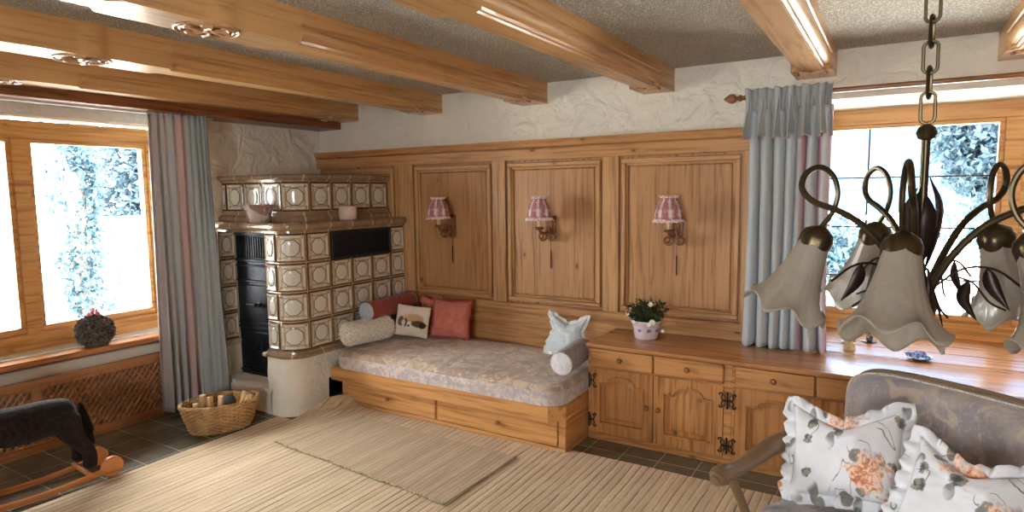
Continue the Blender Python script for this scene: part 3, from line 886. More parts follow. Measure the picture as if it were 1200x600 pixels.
# warm-air grille in the side
bm = B(); GX = -3.612
for q in ((3.325,3.345,1.112,1.322),(3.955,3.975,1.112,1.322),(3.345,3.955,1.302,1.322),(3.345,3.955,1.112,1.132)): box(bm, GX-.01, GX+.012, q[0], q[1], q[2], q[3], .002)
def clipseg(y, z, dy, dz, Y0, Y1, Z0, Z1):
    t0, t1 = 0, 1
    for p, d_, lo, hi in ((y, dy, Y0, Y1), (z, dz, Z0, Z1)):
        a, b = (lo-p)/d_, (hi-p)/d_
        if a > b: a, b = b, a
        t0, t1 = max(t0, a), min(t1, b)
    return (t0, t1) if t1-t0 > .02 else None
for k in range(-8, 34):
    for s in (1, -1):
        y, z, dy, dz = 3.345+.025*k, (1.132 if s == 1 else 1.302), .17, .17*s
        c = clipseg(y, z, dy, dz, 3.345, 3.955, 1.132, 1.302)
        if c: tube(bm, [(GX+.002, y+dy*c[0], z+dz*c[0]), (GX+.002, y+dy*c[1], z+dz*c[1])], .0028, 4)
g = obj('warm_air_grille', bm, plain('dark grey grille metal', (46,46,48), .4, .5), stove, smooth=False)
bm = B(); box(bm, GX-.006, GX-.002, 3.32, 3.98, 1.108, 1.326); obj('grille_backing', bm, M['black_iron'], stove, smooth=False)

# pots on the shelf
root = empty('pottery_bowl', (-4.03, 3.02, 1.402), label='two-handled streaked pottery bowl on the stove shelf above the iron door', cat='bowl')
bm = B(); T = Matrix.Translation((-4.03, 3.02, 1.402))
lathe(bm, [(.055,.0),(.062,.004),(.074,.04),(.086,.085),(.094,.108),(.099,.112),(.097,.118),(.088,.114),(.078,.08),(.06,.012),(.01,.008)], 28, T); obj('bowl_body', bm, M['bowl'], root, angle=60)
for s in (-1, 1):
    bm = B(); tube(bm, spline([(-4.03+s*.084,3.02,1.402+.070),(-4.03+s*.112,3.02,1.402+.078),(-4.03+s*.124,3.02,1.402+.098),(-4.03+s*.108,3.02,1.402+.110),(-4.03+s*.094,3.02,1.402+.104)], 4), .0085, 8); obj('bowl_handle', bm, M['bowl'], root)
root.scale = (1.18, 1.18, 1.10)
bm = B(); lathe(bm, [(.062,0),(.068,.004),(.070,.05),(.070,.092),(.074,.096),(.074,.104),(.068,.104),(.064,.09),(.062,.01),(.01,.008)], 28, Matrix.Translation((-3.665, 3.56, 1.403)))
tag(obj('pottery_jar', bm, M['mug'], origin=(-3.665, 3.56, 1.403), angle=60), 'small straight-sided cream pottery jar on the stove shelf above the black grille', 'jar')

# ------------------------------------------------------------------ left window side: radiator screen, plant, curtain
root = empty('radiator_screen', (-4.56, 1.7, 0), label='wooden lattice radiator screen below the left window', cat='radiator screen')
RX = -4.55; ry0, ry1 = .8, 2.66
bm = B()
for q in ((ry0,ry1,.405,.470),(ry0,ry1,.0,.062),(ry0,ry0+.06,.062,.405),(ry1-.06,ry1,.062,.405),(1.70,1.76,.062,.405)): box(bm, RX-.022, RX, q[0], q[1], q[2], q[3], .003)
obj('screen_frame', bm, M['rad_wood'], root)
bm = B()
Y0, Y1, Z0, Z1 = ry0+.03, ry1-.03, .05, .415
for s, off in ((1, -.008), (-1, -.014)):
    k = -14
    while k < 64:
        y, z, dy, dz = Y0+.042*k, (Z0 if s == 1 else Z1), .30, .375*s
        c = clipseg(y, z, dy, dz, Y0, Y1, Z0, Z1)
        if c: tube(bm, [(RX+off, y+dy*c[0], z+dz*c[0]), (RX+off, y+dy*c[1], z+dz*c[1])], .0075, 4, flat=.5)
        k += 1
for k in range(40): lathe(bm, [(.006,0),(.006,.003),(.003,.005)], 8, frame_of((RX, ry0+.05+.045*k, .424), (1,0,0)))
obj('lattice', bm, M['rad_wood'], root, smooth=False)
bm = B(); box(bm, -4.645, -4.588, 1.2, 2.6, .0, .535, .008)
for k in range(30): box(bm, -4.588, -4.582, 1.22+.045*k, 1.245+.045*k, .10, .44, .002)
tag(obj('radiator', bm, plain('white radiator enamel', (214,212,206), .4)), 'white panel radiator behind the wooden lattice screen', 'radiator')

def rnd_dir():
    while True:
        v = Vector((random.uniform(-1,1), random.uniform(-1,1), random.uniform(-1,1)))
        if .05 < v.length < 1: return v.normalized()
def leaf(bm, p, d, up, ln, w, mi=0, fold=.15):
    d = d.normalized(); s = d.cross(up)
    s = s.normalized() if s.length > 1e-4 else d.orthogonal().normalized()
    n = s.cross(d)
    a = bm.verts.new(p); b = bm.verts.new(p+d*ln*.5+s*w*.5+n*w*fold); c = bm.verts.new(p+d*ln); e = bm.verts.new(p+d*ln*.5-s*w*.5+n*w*fold)
    m = bm.verts.new(p+d*ln*.5)
    for q in ((a,b,m),(b,c,m),(c,e,m),(e,a,m)): bm.faces.new(q).material_index = mi
root = empty('dried_flower_ball', (-4.62, 2.05, .592), label='round dark dried hydrangea ball with a pink bloom on the left window sill', cat='dried flowers')
bm = B()
cc = Vector((-4.645, 2.135, .592+.100))
lathe(bm, [(.05,-.095),(.088,-.05),(.098,0),(.085,.05),(.045,.085),(.01,.092)], 18, Matrix.Translation(cc))
for k in range(900):
    d = rnd_dir()
    if d.z < -.86: continue
    leaf(bm, cc+Vector((d.x*.098, d.y*.098, d.z*.092)), (d+rnd_dir()*.8), rnd_dir(), .030, .022)
obj('petal_ball', bm, M['dried'], root, smooth=False)
bm = B()
for k in range(60):
    d = rnd_dir(); leaf(bm, cc+Vector((0,.0,.115))+d*.012, d, rnd_dir(), .034, .022)
obj('pink_bloom', bm, M['pinkpetal'], root, smooth=False)

def curtain_mesh(bm, nu, nv, fn):
    grid(bm, nu, nv, fn)
def sst(x, a, b):
    t = max(0, min(1, (x-a)/(b-a))); return t*t*(3-2*t)
def curt_left(u, v):
    z = 2.195 - 2.165*v
    y = 2.500 + .372*(1-(1-u)**1.5) - .012*v
    x = -4.478 + (.105+.095*v)*u**2.4
    wide = sst(v, .12, .55)*sst(u, .38, .62)      # cloth swept smooth on the stove side
    ph = 2*PI*9.5*(u + .05*math.sin(5*u+1)) + 1.3*v*(1-u)
    amp = (.018+.026*v)*(1-.80*wide)
    f = math.sin(ph)*(1+.3*math.sin(3.1*u*6))
    diag = wide*(.030*math.sin(2*PI*(2.1*u-.55*v)+.6)+.012*math.sin(2*PI*(5.2*u-1.6*v)))
    d = amp*f + diag + .008*fbm(u*5, v*3, 2)*v
    # folds point away from the wall at first, towards the room's middle at the stove end
    nx, ny = 1-.55*u*u, -.75*u*u
    return Vector((x + d*nx, y + d*ny + .006*math.cos(ph), z))
bm = B(); grid(bm, 170, 50, curt_left)
root = empty('left_window_curtain', (-4.50, 2.75, .03), label='long grey blue curtain with pink bands beside the left window, down to the floor', cat='curtain')
bpy.data.objects[root.name].name = 'window_curtain'; WORLD['window_curtain'] = WORLD.get('left_window_curtain')
obj('drape', bm, M['curtain_l'], root, angle=80, solid=.003)
bm = B(); box(bm, -4.52, -4.48, .8, 3.0, 2.176, 2.192, .003); obj('ceiling_track', bm, plain('white curtain track', (226,224,218), .4), root)

# right-hand curtain, valance, pole
root = empty('valanced_curtain', (-.565, 4.10, .635), label='grey blue curtain with rose stripes and gathered valance beside the back window', cat='curtain')
def curt_right(u, v):
    sh = math.sin(PI*v)
    x = -.790 + .455*u + (u-.5)*(.035*v**2) + .014*sh*(1-u)*0 + .018*math.sin(PI*v)*(.5-u)
    z = 2.08 - (2.08-.642)*v - .010*abs(math.sin(PI*6*u))
    ph = 2*PI*7.0*(u+.02*math.sin(9*u+2*v))
    amp = .026+.012*v
    y = 4.080 + 1.25*amp*math.sin(ph) + .010*fbm(u*8, v*3, 5)
    return Vector((x+.012*math.cos(ph), y, z))
bm = B(); grid(bm, 160, 40, curt_right); obj('drape', bm, M['curtain_r'], root, angle=80, solid=.003)
def val(u, v):
    # heading, pinch, flare
    g = math.exp(-((v-.38)/.16)**2)
    ph = 2*PI*6.0*u + .5*math.sin(13*u)
    wid = .470 + .0*v + .028*(v-.3)*(1 if v > .3 else -.6)
    x = -.565 + (u-.5)*wid*(1-.02*g)
    z = 2.200 - .295*v + .006*math.sin(ph*1.5) - (.008*math.cos(ph) if v > .9 else 0)
    y = 4.062 - .012*g*0 - (.022+.080*max(0, v-.30))*math.sin(ph)*(1-.35*g) - .006*math.sin(ph*5)*g - .05*max(0, v-.4)
    y += .008*fbm(u*14, v*6, 9)
    return Vector((x+.014*math.sin(ph*2)*(v-.4), y, z))
bm = B(); grid(bm, 170, 26, val); obj('valance', bm, M['valance'], root, angle=70, solid=.003)
bm = B(); tube(bm, [val(i/170, 1.0) for i in range(171)], .0035, 5); obj('valance_piping', bm, M['piping'], root)
root = empty('curtain_pole', (-.3, 4.10, 2.158), label='brown wooden curtain pole with turned finial above the back window', cat='curtain pole')
bm = B(); tube(bm, [(-.83,4.10,2.158),(1.75,4.10,2.158)], .014, 14); obj('pole', bm, M['knob'], root)
for sx, x in ((-1,-.83),(1,1.75)):
    bm = B(); lathe(bm, [(.014,0),(.020,.004),(.020,.016),(.012,.020),(.012,.034),(.024,.040),(.030,.056),(.028,.072),(.014,.094),(.003,.108)], 18, frame_of((x,4.10,2.158),(sx,0,0))); obj('finial', bm, M['knob'], root)
for x in (-.80, 1.70):
    bm = B(); box(bm, x-.012, x+.012, 4.09, 4.205, 2.148, 2.176, .003); lathe(bm, [(.021,-.008),(.021,.008)], 16, frame_of((x,4.10,2.158),(1,0,0))); obj('pole_bracket', bm, M['dark_metal'], root)

# ------------------------------------------------------------------ rugs
RZ = .012
def rug_z(x, y):
    # one soft fold where the corner is pushed up against the stove plinth
    ax, ay = x+3.52, y-3.22
    al = ax*.62 + ay*.78; ac = -ax*.78 + ay*.62
    e = math.exp(-((al-.04)/.24)**2)
    h = e*(.085*math.exp(-((ac-.03)/.06)**2) + .016*math.exp(-((ac+.11)/.04)**2))
    return h + .0025*fbm(x*2, y*2)
bm = B()
def rugf(u, v):
    x = -3.745 + 4.35*u; y = -.6 + 3.985*v
    if x < -3.60 and y > 2.86:   # pushed aside by the plinth
        x += 0.0
    ex = .012*fbm(y*2.2, 4)*(1 if u < .5 else 1)
    x2 = x + (ex if u in (0.0, 1.0) else 0)
    lim = 2.86 + max(0, (x+3.745))*3.2
    if x < -3.590: y = min(y, 2.880)
    elif x < -1.655: y = min(y, 3.300 - .0*x) if x < -3.50 else min(y, 3.320)
    return Vector((x2, y, RZ + rug_z(x, y)))
V = grid(bm, 200, 190, rugf)
ret = bmesh.ops.extrude_edge_only(bm, edges=[e for e in bm.edges if e.is_boundary])
for v in ret['geom']:
    if isinstance(v, bmesh.types.BMVert): v.co.z -= RZ-.001
tag(obj('striped_rug', bm, M['rug'], angle=80, origin=(0,0,0)), 'large cream wool rug with thin brown stripes across the tiled floor', 'rug')
bm = B()
A_, B_, C_, D_ = Vector((-3.355,2.545)), Vector((-1.908,2.436)), Vector((-1.88,3.11)), Vector((-3.19,3.16))
def rug2f(u, v):
    p = (A_*(1-u)+B_*u)*(1-v) + (D_*(1-u)+C_*u)*v
    p = p + Vector((.006*fbm(v*5, 3), .008*fbm(u*7, 9)))
    return Vector((p.x, p.y, RZ+.013+max(0, rug_z(p.x, p.y))+.002*fbm(p.x*3, p.y*3, 4)))
grid(bm, 90, 40, rug2f)
ret = bmesh.ops.extrude_edge_only(bm, edges=[e for e in bm.edges if e.is_boundary])
for v in ret['geom']:
    if isinstance(v, bmesh.types.BMVert): v.co.z -= .0095
small_rug = empty('small_rug', (-2.6, 2.8, RZ), label='smaller plain beige woven rug laid over the striped rug in front of the daybed', cat='rug')
obj('rug_body', bm, M['rug2'], small_rug, angle=80)
bm = B()
ptsf = [Vector((A_.x*(1-i/160)+B_.x*i/160, A_.y*(1-i/160)+B_.y*i/160-.002+.008*fbm(i/160*7, 9), RZ+.013)) for i in range(161)]
tube(bm, [p+Vector((0,.003*math.sin(i*1.9),0)) for i, p in enumerate(ptsf)], .005, 5); obj('bound_edge', bm, cloth('speckled binding', (120,98,72), (200,184,152), 120, thr=(.45,.55)), small_rug)

# ------------------------------------------------------------------ daybed
bed = empty('daybed_base', (-2.6, 3.7, 0), label='built-in pine daybed base with two drawers under the panelling', cat='daybed')
FY = 3.33
bm = B(); box(bm, -3.56, -1.675, FY+.012, 4.14, .0, .205, .002); box(bm, -3.56, -1.66, FY, FY+.02, .0, .034, .003); box(bm, -1.708, -1.66, FY, FY+.03, .034, .212, .003); box(bm, -3.56, -3.505, FY, FY+.03, .034, .212, .003)
obj('plinth', bm, M['pine_bed_x'], bed)
bm = B(); box(bm, -1.685, -1.658, FY+.005, 4.14, 0, .222, .003); obj('side_panel', bm, M['pine_bed_y'], bed)
for x0, x1, kx in ((-3.50,-2.662,-3.084),(-2.640,-1.712,-2.138)):
    bm = B(); box(bm, x0, x1, FY-.006, FY+.016, .040, .202, .004); d = obj('drawer', bm, M['pine_bed_x'], bed)
    bm = B(); lathe(bm, [(.008,0),(.007,.008),(.014,.012),(.016,.019),(.011,.026),(.002,.028)], 14, frame_of((kx, FY-.006, .12), (0,-1,0))); obj('knob', bm, M['knob'], d)
def ring_loop(d):
    return [(-3.60-d*0, 3.262-d), (-1.745+d*.2, 3.262-d), (-1.662+d, 3.345-d*.2), (-1.662+d, 4.14), (-3.60-d*0, 4.14)]
bm = B(); prism(bm, ring_loop(.0), .208, .302, 'xy')
bmesh.ops.bevel(bm, geom=[e for e in bm.edges if abs(e.verts[0].co.z-e.verts[1].co.z) < 1e-5 and e.verts[0].co.z > .29], offset=.006, segments=2, affect='EDGES')
obj('bed_rail', bm, M['pine_bed_x'], bed)
# mattress: rounded slab with crown
def slab(bm, x0, x1, y0, y1, z0, z1, crown, rc, nu=60, nv=36, edge=.03, amp=.004):
    """closed soft slab; corners rounded by radius rc"""
    lay = bm.loops.layers.uv.verify()
    def clampc(x, y):
        # pull square corners onto the rounded outline
        cx, cy = (x0+x1)/2, (y0+y1)/2; hx, hy = (x1-x0)/2, (y1-y0)/2
        dx, dy = x-cx, y-cy
        qx, qy = abs(dx)-(hx-rc), abs(dy)-(hy-rc)
        if qx > 0 and qy > 0:
            m = max(qx, qy); l = math.hypot(qx, qy); s = m/l
            qx, qy = qx*s, qy*s
            return cx+math.copysign(hx-rc+qx, dx), cy+math.copysign(hy-rc+qy, dy)
        return x, y
    def shell(top):
        rows = []
        for i in range(nu+1):
            r = []
            for j in range(nv+1):
                u, v = i/nu, j/nv
                x, y = clampc(x0+(x1-x0)*u, y0+(y1-y0)*v)
                e = min(u*(x1-x0), (1-u)*(x1-x0), v*(y1-y0), (1-v)*(y1-y0))
                k = min(1, e/edge); rd = math.sqrt(max(0, 1-(1-k)**2))
                c = 4*u*(1-u)*4*v*(1-v)
                if top: z = z1-edge+edge*rd + crown*min(1, c*1.5) + amp*fbm(x*5, y*5, 1)
                else: z = z0
                r.append((x, y, z))
            rows.append(r)
        return rows
    top, bot = shell(True), shell(False)
    T = [[bm.verts.new(p) for p in r] for r in top]
    for i in range(nu):
        for j in range(nv): bm.faces.new((T[i][j], T[i+1][j], T[i+1][j+1], T[i][j+1]))
    rim = [(i,0) for i in range(nu+1)] + [(nu,j) for j in range(1,nv+1)] + [(i,nv) for i in range(nu-1,-1,-1)] + [(0,j) for j in range(nv-1,0,-1)]
    prev = [T[i][j] for i, j in rim]
    cx, cy = (x0+x1)/2, (y0+y1)/2
    for q in (.66, .33, 0):
        cur = []
        for i, j in rim:
            a, b = Vector(top[i][j]), Vector(bot[i][j])
            p = a*q+b*(1-q); o = Vector((p.x-cx, p.y-cy, 0)).normalized()*(.006*math.sin(PI*q))
            cur.append(bm.verts.new(p+o))
        for k in range(len(rim)):
            k2 = (k+1) % len(rim)
            f = bm.faces.new((prev[k], prev[k2], cur[k2], cur[k])); f.material_index = 1
        prev = cur
    bm.faces.new(prev)
    return [Vector(top[i][j]) for i, j in rim]
mat_root = empty('mattress', (-2.6, 3.7, .302), label='thick floral tapestry mattress lying on the pine daybed', cat='mattress')
bm = B(); rim = slab(bm, -3.590, -1.672, 3.268, 4.13, .303, .425, .030, .13); obj('mattress_body', bm, [M['mattress'], M['mattress_side']], mat_root, angle=70)
bm = B(); tube(bm, [p+Vector((0,0,.001)) for p in rim], .005, 6, closed=True); obj('mattress_piping', bm, M['mattress'], mat_root)

# ------------------------------------------------------------------ cushions
def cushion(name, c, face, up, w, h, th, mat, matb=None, ruffle=None, rw=.03, rn=26, label='', cat='cushion', fold=None, seed=0, pinch=.10, rmat=None):
    """soft square cushion; face = direction its front looks, up = its own up"""
    z = Vector(face).normalized(); y = (Vector(up)-z*Vector(up).dot(z)).normalized(); x = y.cross(z)
    W = Matrix.Translation(Vector(c)) @ Matrix((x, y, z)).transposed().to_4x4()
    root = empty(name, c, label=label, cat=cat)
    bm = B(); N = 30
    def surf(sgn):
        def f(u, v):
            a, b = u*2-1, v*2-1
            ka = 1-pinch*(1-b*b)*0-pinch*(1-abs(b)**2)*.9
            kb = 1-pinch*(1-abs(a)**2)*.9
            X, Y = a*w/2*ka, b*h/2*kb
            t = max(0, (1-abs(a)**2.6))**.55 * max(0, (1-abs(b)**2.6))**.55
            Z = sgn*th/2*t
            Z += .009*fbm(a*2.2+seed, b*2.2, seed)*min(1, t*3) + .005*fbm(a*5+seed, b*5, seed+3)*min(1, t*3)
            Z += .005*math.sin(9*(a-b)+seed)*max(0, abs(a*b)-.15)*t*sgn*2
            if fold: X, Y, Z = fold(a, b, X, Y, Z)
            return W @ Vector((X, Y, Z))
        return f
    V1 = grid(bm, N, N, surf(1), mi=0)
    V2 = grid(bm, N, N, surf(-1), mi=1 if matb else 0)
    bmesh.ops.remove_doubles(bm, verts=bm.verts, dist=.0004)
    obj('cushion_body', bm, [mat, matb] if matb else mat, root, angle=75)
    if ruffle:
        bm = B(); f = surf(0)
        per = []
        K = 48
        for k in range(K): per.append((k/K, 0, 0, -1))
        for k in range(K): per.append((1, k/K, 1, 0))
        for k in range(K): per.append((1-k/K, 1, 0, 1))
        for k in range(K): per.append((0, 1-k/K, -1, 0))
        n = len(per); rows = []
        for q in range(5):
            row = []
            for k, (u, v, nx, ny) in enumerate(per):
                p = f(u, v)
                a, b = u*2-1, v*2-1
                o = Vector((nx, ny, 0))
                m = max(abs(a), abs(b)); cn = min(abs(a), abs(b))
                if cn > .85: o = Vector((math.copysign(1, a)*(1 if nx else (cn-.85)/.15), math.copysign(1, b)*(1 if ny else (cn-.85)/.15), 0))
                o = (W.to_3x3() @ o.normalized())
                wv = math.sin(k/n*2*PI*rn+seed)*.8+.4*math.sin(k/n*2*PI*round(rn*1.7)+1)
                row.append(bm.verts.new(p + o*(rw*q/4*(1+.05*wv)) + z*(rw*.42*q/4*wv)))
            rows.append(row)
        for a, b in zip(rows, rows[1:]):
            for k in range(n): bm.faces.new((a[k], a[(k+1)%n], b[(k+1)%n], b[k]))
        obj('ruffle', bm, rmat or ruffle, root, angle=85, solid=.002)
    return root

def bolster(name, p0, p1, r, mat, endmat, label, piping=None, flat=0.0, furry=False):
    p0, p1 = Vector(p0), Vector(p1); L = (p1-p0).length
    root = empty(name, (p0+p1)/2, label=label, cat='bolster')
    Mx = frame_of(p0, p1-p0)
    bm = B()
    n = 26; prof = []
    if furry:
        for k in range(6): a = PI/2*k/5; prof.append((max(.004, r*math.sin(a)), r*.55*(1-math.cos(a))))
        for k in range(1, n): prof.append((r*(1+.03*math.sin(k)), r*.55+(L-r*1.1)*k/n))
        for k in range(1, 6): a = PI/2*k/5; prof.append((max(.004, r*math.cos(a)), L-r*.55*(1-math.sin(a))))
    else:
        prof = [(r*.90, .001), (r*.985, .005), (r, .014)] + [(r*(1-.012*math.sin(k*1.3)), .014+(L-.028)*k/n) for k in range(1, n)] + [(r*.985, L-.005), (r*.90, L-.001)]
    def fn(th, i, rr, zz):
        if furry: d = 1+.06*fbm(math.cos(th)*2, math.sin(th)*2, zz*16)+.05*noise.noise(Vector((math.cos(th)*7, math.sin(th)*7, zz*90)))
        else: d = 1+.012*fbm(math.cos(th)*1.5, math.sin(th)*1.5, zz*9)
        return rr*d, zz
    lathe(bm, prof, 36 if not furry else 64, Mx, fn=fn)
    if furry:
        inv = Mx
        for k in range(7000):
            th = random.uniform(0, 2*PI); t = random.uniform(0, L)
            e = min(t, L-t); rr = r*math.sqrt(max(0, 1-max(0, 1-e/(r*.55))**2)) if e < r*.55 else r
            nrm = Vector((math.cos(th), math.sin(th), 0)) if e >= r*.55 else Vector((math.cos(th)*.6, math.sin(th)*.6, -.8 if t < L/2 else .8))
            p = Vector((rr*math.cos(th), rr*math.sin(th), t))
            d = (nrm+rnd_dir()*.9).normalized()
            leaf(bm, Mx @ (p-nrm*.004), Mx.to_3x3() @ d, rnd_dir(), random.uniform(.016,.028), .007)
    obj('bolster_body', bm, mat, root, angle=60)
    if endmat:
        for q, dr in ((p0, (p0-p1)), (p1, (p1-p0))):
            dr = dr.normalized(); bm = B()
            lathe(bm, [(r*.905,-.001),(r*.9,.003),(r*.6,.009),(r*.25,.012),(.002,.0125)], 30, frame_of(q, dr)); obj('end_cap', bm, endmat, root, angle=60)
            if piping:
                bm = B(); F = frame_of(q, dr); tube(bm, [F @ Vector((r*.95*math.cos(2*PI*k/40), r*.95*math.sin(2*PI*k/40), .0)) for k in range(40)], .0035, 6, closed=True); obj('end_piping', bm, piping, root)
    return root
MT = .452
bolster('furry_bolster', (-3.515,3.315,.545), (-3.405,3.725,.550), .078, M['fur'], None, 'cream sheepskin bolster lying on the mattress against the tiled stove', furry=True)
bolster('red_bolster', (-3.478,3.53,.688), (-3.480,4.06,.700), .076, M['red'], M['ice'], 'brick red bolster with pale grey end, resting on the sheepskin bolster by the stove', piping=M['ice'])
cushion('printed_cushion', (-3.245,3.80,.590), (.40,-.88,.22), (0.02,.25,1), .275, .245, .07, M['puppy'], M['lace'], label='small off-white cushion printed with a sleeping puppy', seed=2, pinch=.03)
cushion('coral_cushion', (-2.960,3.93,.612), (.28,-.93,.26), (-.05,.3,1), .305, .285, .11, M['coral'], M['coral'], ruffle=M['coral_dark'], rw=.014, rn=10, label='coral satin cushion with dark red flange, leaning upright on the panelling', seed=5, pinch=.09)
cushion('coral_cushion', (-3.262,4.062,.604), (.10,-.98,.12), (.12,.15,1), .235, .25, .07, M['coral'], ruffle=M['coral_dark'], rw=.012, rn=12, label='second coral cushion, half hidden behind the red bolster and puppy cushion', seed=8)
def blue_fold(a, b, X, Y, Z):
    # sides drawn in so that two upper corners stand up like ears
    X *= 1-.22*max(0, 1-abs(b-.2)*1.4) ; Y -= .055*max(0, b)*(1-abs(a)**1.2)
    return X, Y, Z + .03*(a*a)*max(0, b)
cushion('ruffled_cushion', (-1.905,3.86,.615), (.10,-.95,.32), (.02,.35,1), .27, .27, .10, M['paleblue'], M['paleblue'], ruffle=M['lace'], rw=.024, rn=18, label='pale blue cushion with cream ruffle propped at the sideboard end of the daybed', fold=blue_fold, seed=3)
bolster('grey_bolster', (-1.742,3.44,.530), (-1.760,3.80,.545), .076, M['grey_stripe'], M['ice_white'], 'short grey bolster with white round end beside the sideboard', piping=M['piping'])

# ------------------------------------------------------------------ sideboard units and worktop
CY = 3.652; CZ = .605
def arch_loop(x0, x1, z0, z1, sh=.052, n=12):
    """rectangle whose top rises in a round-headed arch between two shoulders"""
    w = x1-x0; xc = (x0+x1)/2; r = w*.30
    L_ = [(x0, z0), (x1, z0), (x1, z1-sh), (xc+r*1.12, z1-sh), (xc+r, z1-sh+.004)]
    for k in range(1, n):
        a = PI*k/n; L_.append((xc+r*math.cos(a), z1-sh+.004+(sh-.004)*math.sin(a)))
    L_ += [(xc-r, z1-sh+.004), (xc-r*1.12, z1-sh), (x0, z1-sh)]
    return L_
def door(parent, x0, x1, z0, z1, knobx):
    bm = B(); rw = .062
    fx0, fx1, fz0, fz1 = x0+rw, x1-rw, z0+.070, z1-.045
    holed(bm, [(x0,z0),(x1,z0),(x1,z1),(x0,z1)], arch_loop(fx0, fx1, fz0, fz1), CY-.004, CY+.018)
    box(bm, x0+.01, x1-.01, CY+.014, CY+.020, z0+.01, z1-.01)
    d = obj('door', bm, M['pine_cab_z'], parent, angle=30)
    bm = B()
    l1 = arch_loop(fx0, fx1, fz0, fz1); P3 = [Vector((p[0], CY-.005, p[1])) for p in l1]
    tube(bm, P3, .0085, 6, closed=True)
    obj('door_moulding', bm, M['pine_cab_z'], d)
    bm = B()
    o_ = arch_loop(fx0+.018, fx1-.018, fz0+.018, fz1-.018, .045); i_ = arch_loop(fx0+.040, fx1-.040, fz0+.040, fz1-.042, .040)
    A1 = [bm.verts.new((p[0], CY+.015, p[1])) for p in o_]; A2 = [bm.verts.new((p[0], CY+.004, p[1])) for p in i_]
    n = len(A1)
    for k in range(n): bm.faces.new((A1[k], A1[(k+1)%n], A2[(k+1)%n], A2[k]))
    bm.faces.new(A2)
    obj('raised_field', bm, M['pine_cab_z'], d, angle=20)
    if knobx is not None:
        bm = B(); lathe(bm, [(.008,0),(.007,.010),(.014,.015),(.0165,.023),(.012,.031),(.002,.034)], 14, frame_of((knobx, CY-.004, .268), (0,-1,0))); obj('knob', bm, M['knob'], d)
    return d
def drawer(parent, x0, x1):
    bm = B(); box(bm, x0, x1, CY-.008, CY+.016, .484, .600, .005); d = obj('drawer', bm, M['pine_cab_x'], parent)
    xm = (x0+x1)/2
    bm = B(); lathe(bm, [(.009,0),(.007,.012),(.015,.017),(.018,.026),(.013,.035),(.002,.038)], 16, frame_of((xm, CY-.008, .545), (0,-1,0))); obj('knob', bm, M['knob'], d)
def hinge(parent, x, z, sides=(-1, 1)):
    bm = B(); y = CY-.009
    tube(bm, [(x, y, z-.048), (x, y, z+.048)], .0055, 8)
    for s in sides:
        tube(bm, [(x, y, z), (x+s*.030, y, z)], .0048, 6, flat=.7)
        for q in (1, -1):
            tube(bm, spline([(x+s*.026, y, z), (x+s*.034, y, z+q*.018), (x+s*.028, y, z+q*.034), (x+s*.036, y, z+q*.044), (x+s*.046, y, z+q*.038), (x+s*.043, y, z+q*.029)], 4), .0038, 6)
        tube(bm, spline([(x+s*.014, y, z), (x+s*.012, y, z+.022), (x+s*.018, y, z+.034)], 4), .0032, 6)
        tube(bm, spline([(x+s*.014, y, z), (x+s*.012, y, z-.022), (x+s*.018, y, z-.034)], 4), .0032, 6)
    obj('hinge', bm, M['iron'], parent)
def unit(x0, label, hingeL=False):
    x1 = x0+.897
    u = empty('sideboard_unit', ((x0+x1)/2, 3.9, 0), label=label, cat='cabinet', group=None)
    bm = B()
    box(bm, x0, x1, CY+.018, 4.13, .02, CZ-.002, .001); box(bm, x0-.0, x0+.014, CY+.001, CY+.02, .04, CZ-.002, .002); box(bm, x1-.046, x1, CY+.001, CY+.02, .04, CZ-.002, .002)
    box(bm, x0, x1, CY-.002, CY+.02, .0, .044, .003); box(bm, x0+.014, x1-.046, CY+.004, CY+.02, .470, .486)
    obj('carcass', bm, M['pine_cab_x'], u)
    a, b, m = x0+.014, x1-.046, (x0+.014+x1-.046)/2
    drawer(u, a+.002, m-.005); drawer(u, m+.005, b-.002)
    door(u, a+.002, m-.003, .048, .474, m-.036); door(u, m+.003, b-.002, .048, .474, m+.036)
    return u, b+.023
u1, hx = unit(-1.652, 'pine sideboard unit next to the daybed, with two arched doors')
for z in (.391, .123): hinge(u1, hx, z)
for z in (.391, .130): hinge(u1, -1.642, z, (1,))
u2, hx2 = unit(-.755, 'pine sideboard unit under the curtain, partly behind the armchair')
for z in (.391, .123): hinge(u2, hx2, z)
u3, _ = unit(.142, 'pine sideboard unit under the back window, behind the armchair back')
bm = B(); box(bm, -1.662, XR-.005, CY-.024, 4.145, CZ, .632, .006, seg=2)
box(bm, W2[0]+.004, W2[1]-.004, 4.145, 4.375, .606, .632, .0)
tag(obj('worktop', bm, M['pine_top'], origin=(-.3,3.9,CZ)), 'long pine sideboard top running from the daybed to below the back window', 'worktop')
bm = B(); box(bm, W2[0]+.004, W2[1]-.004, 4.379, 4.868, .602, .634, .004)
obj('window_sill', bm, M['pine_top'], w2)

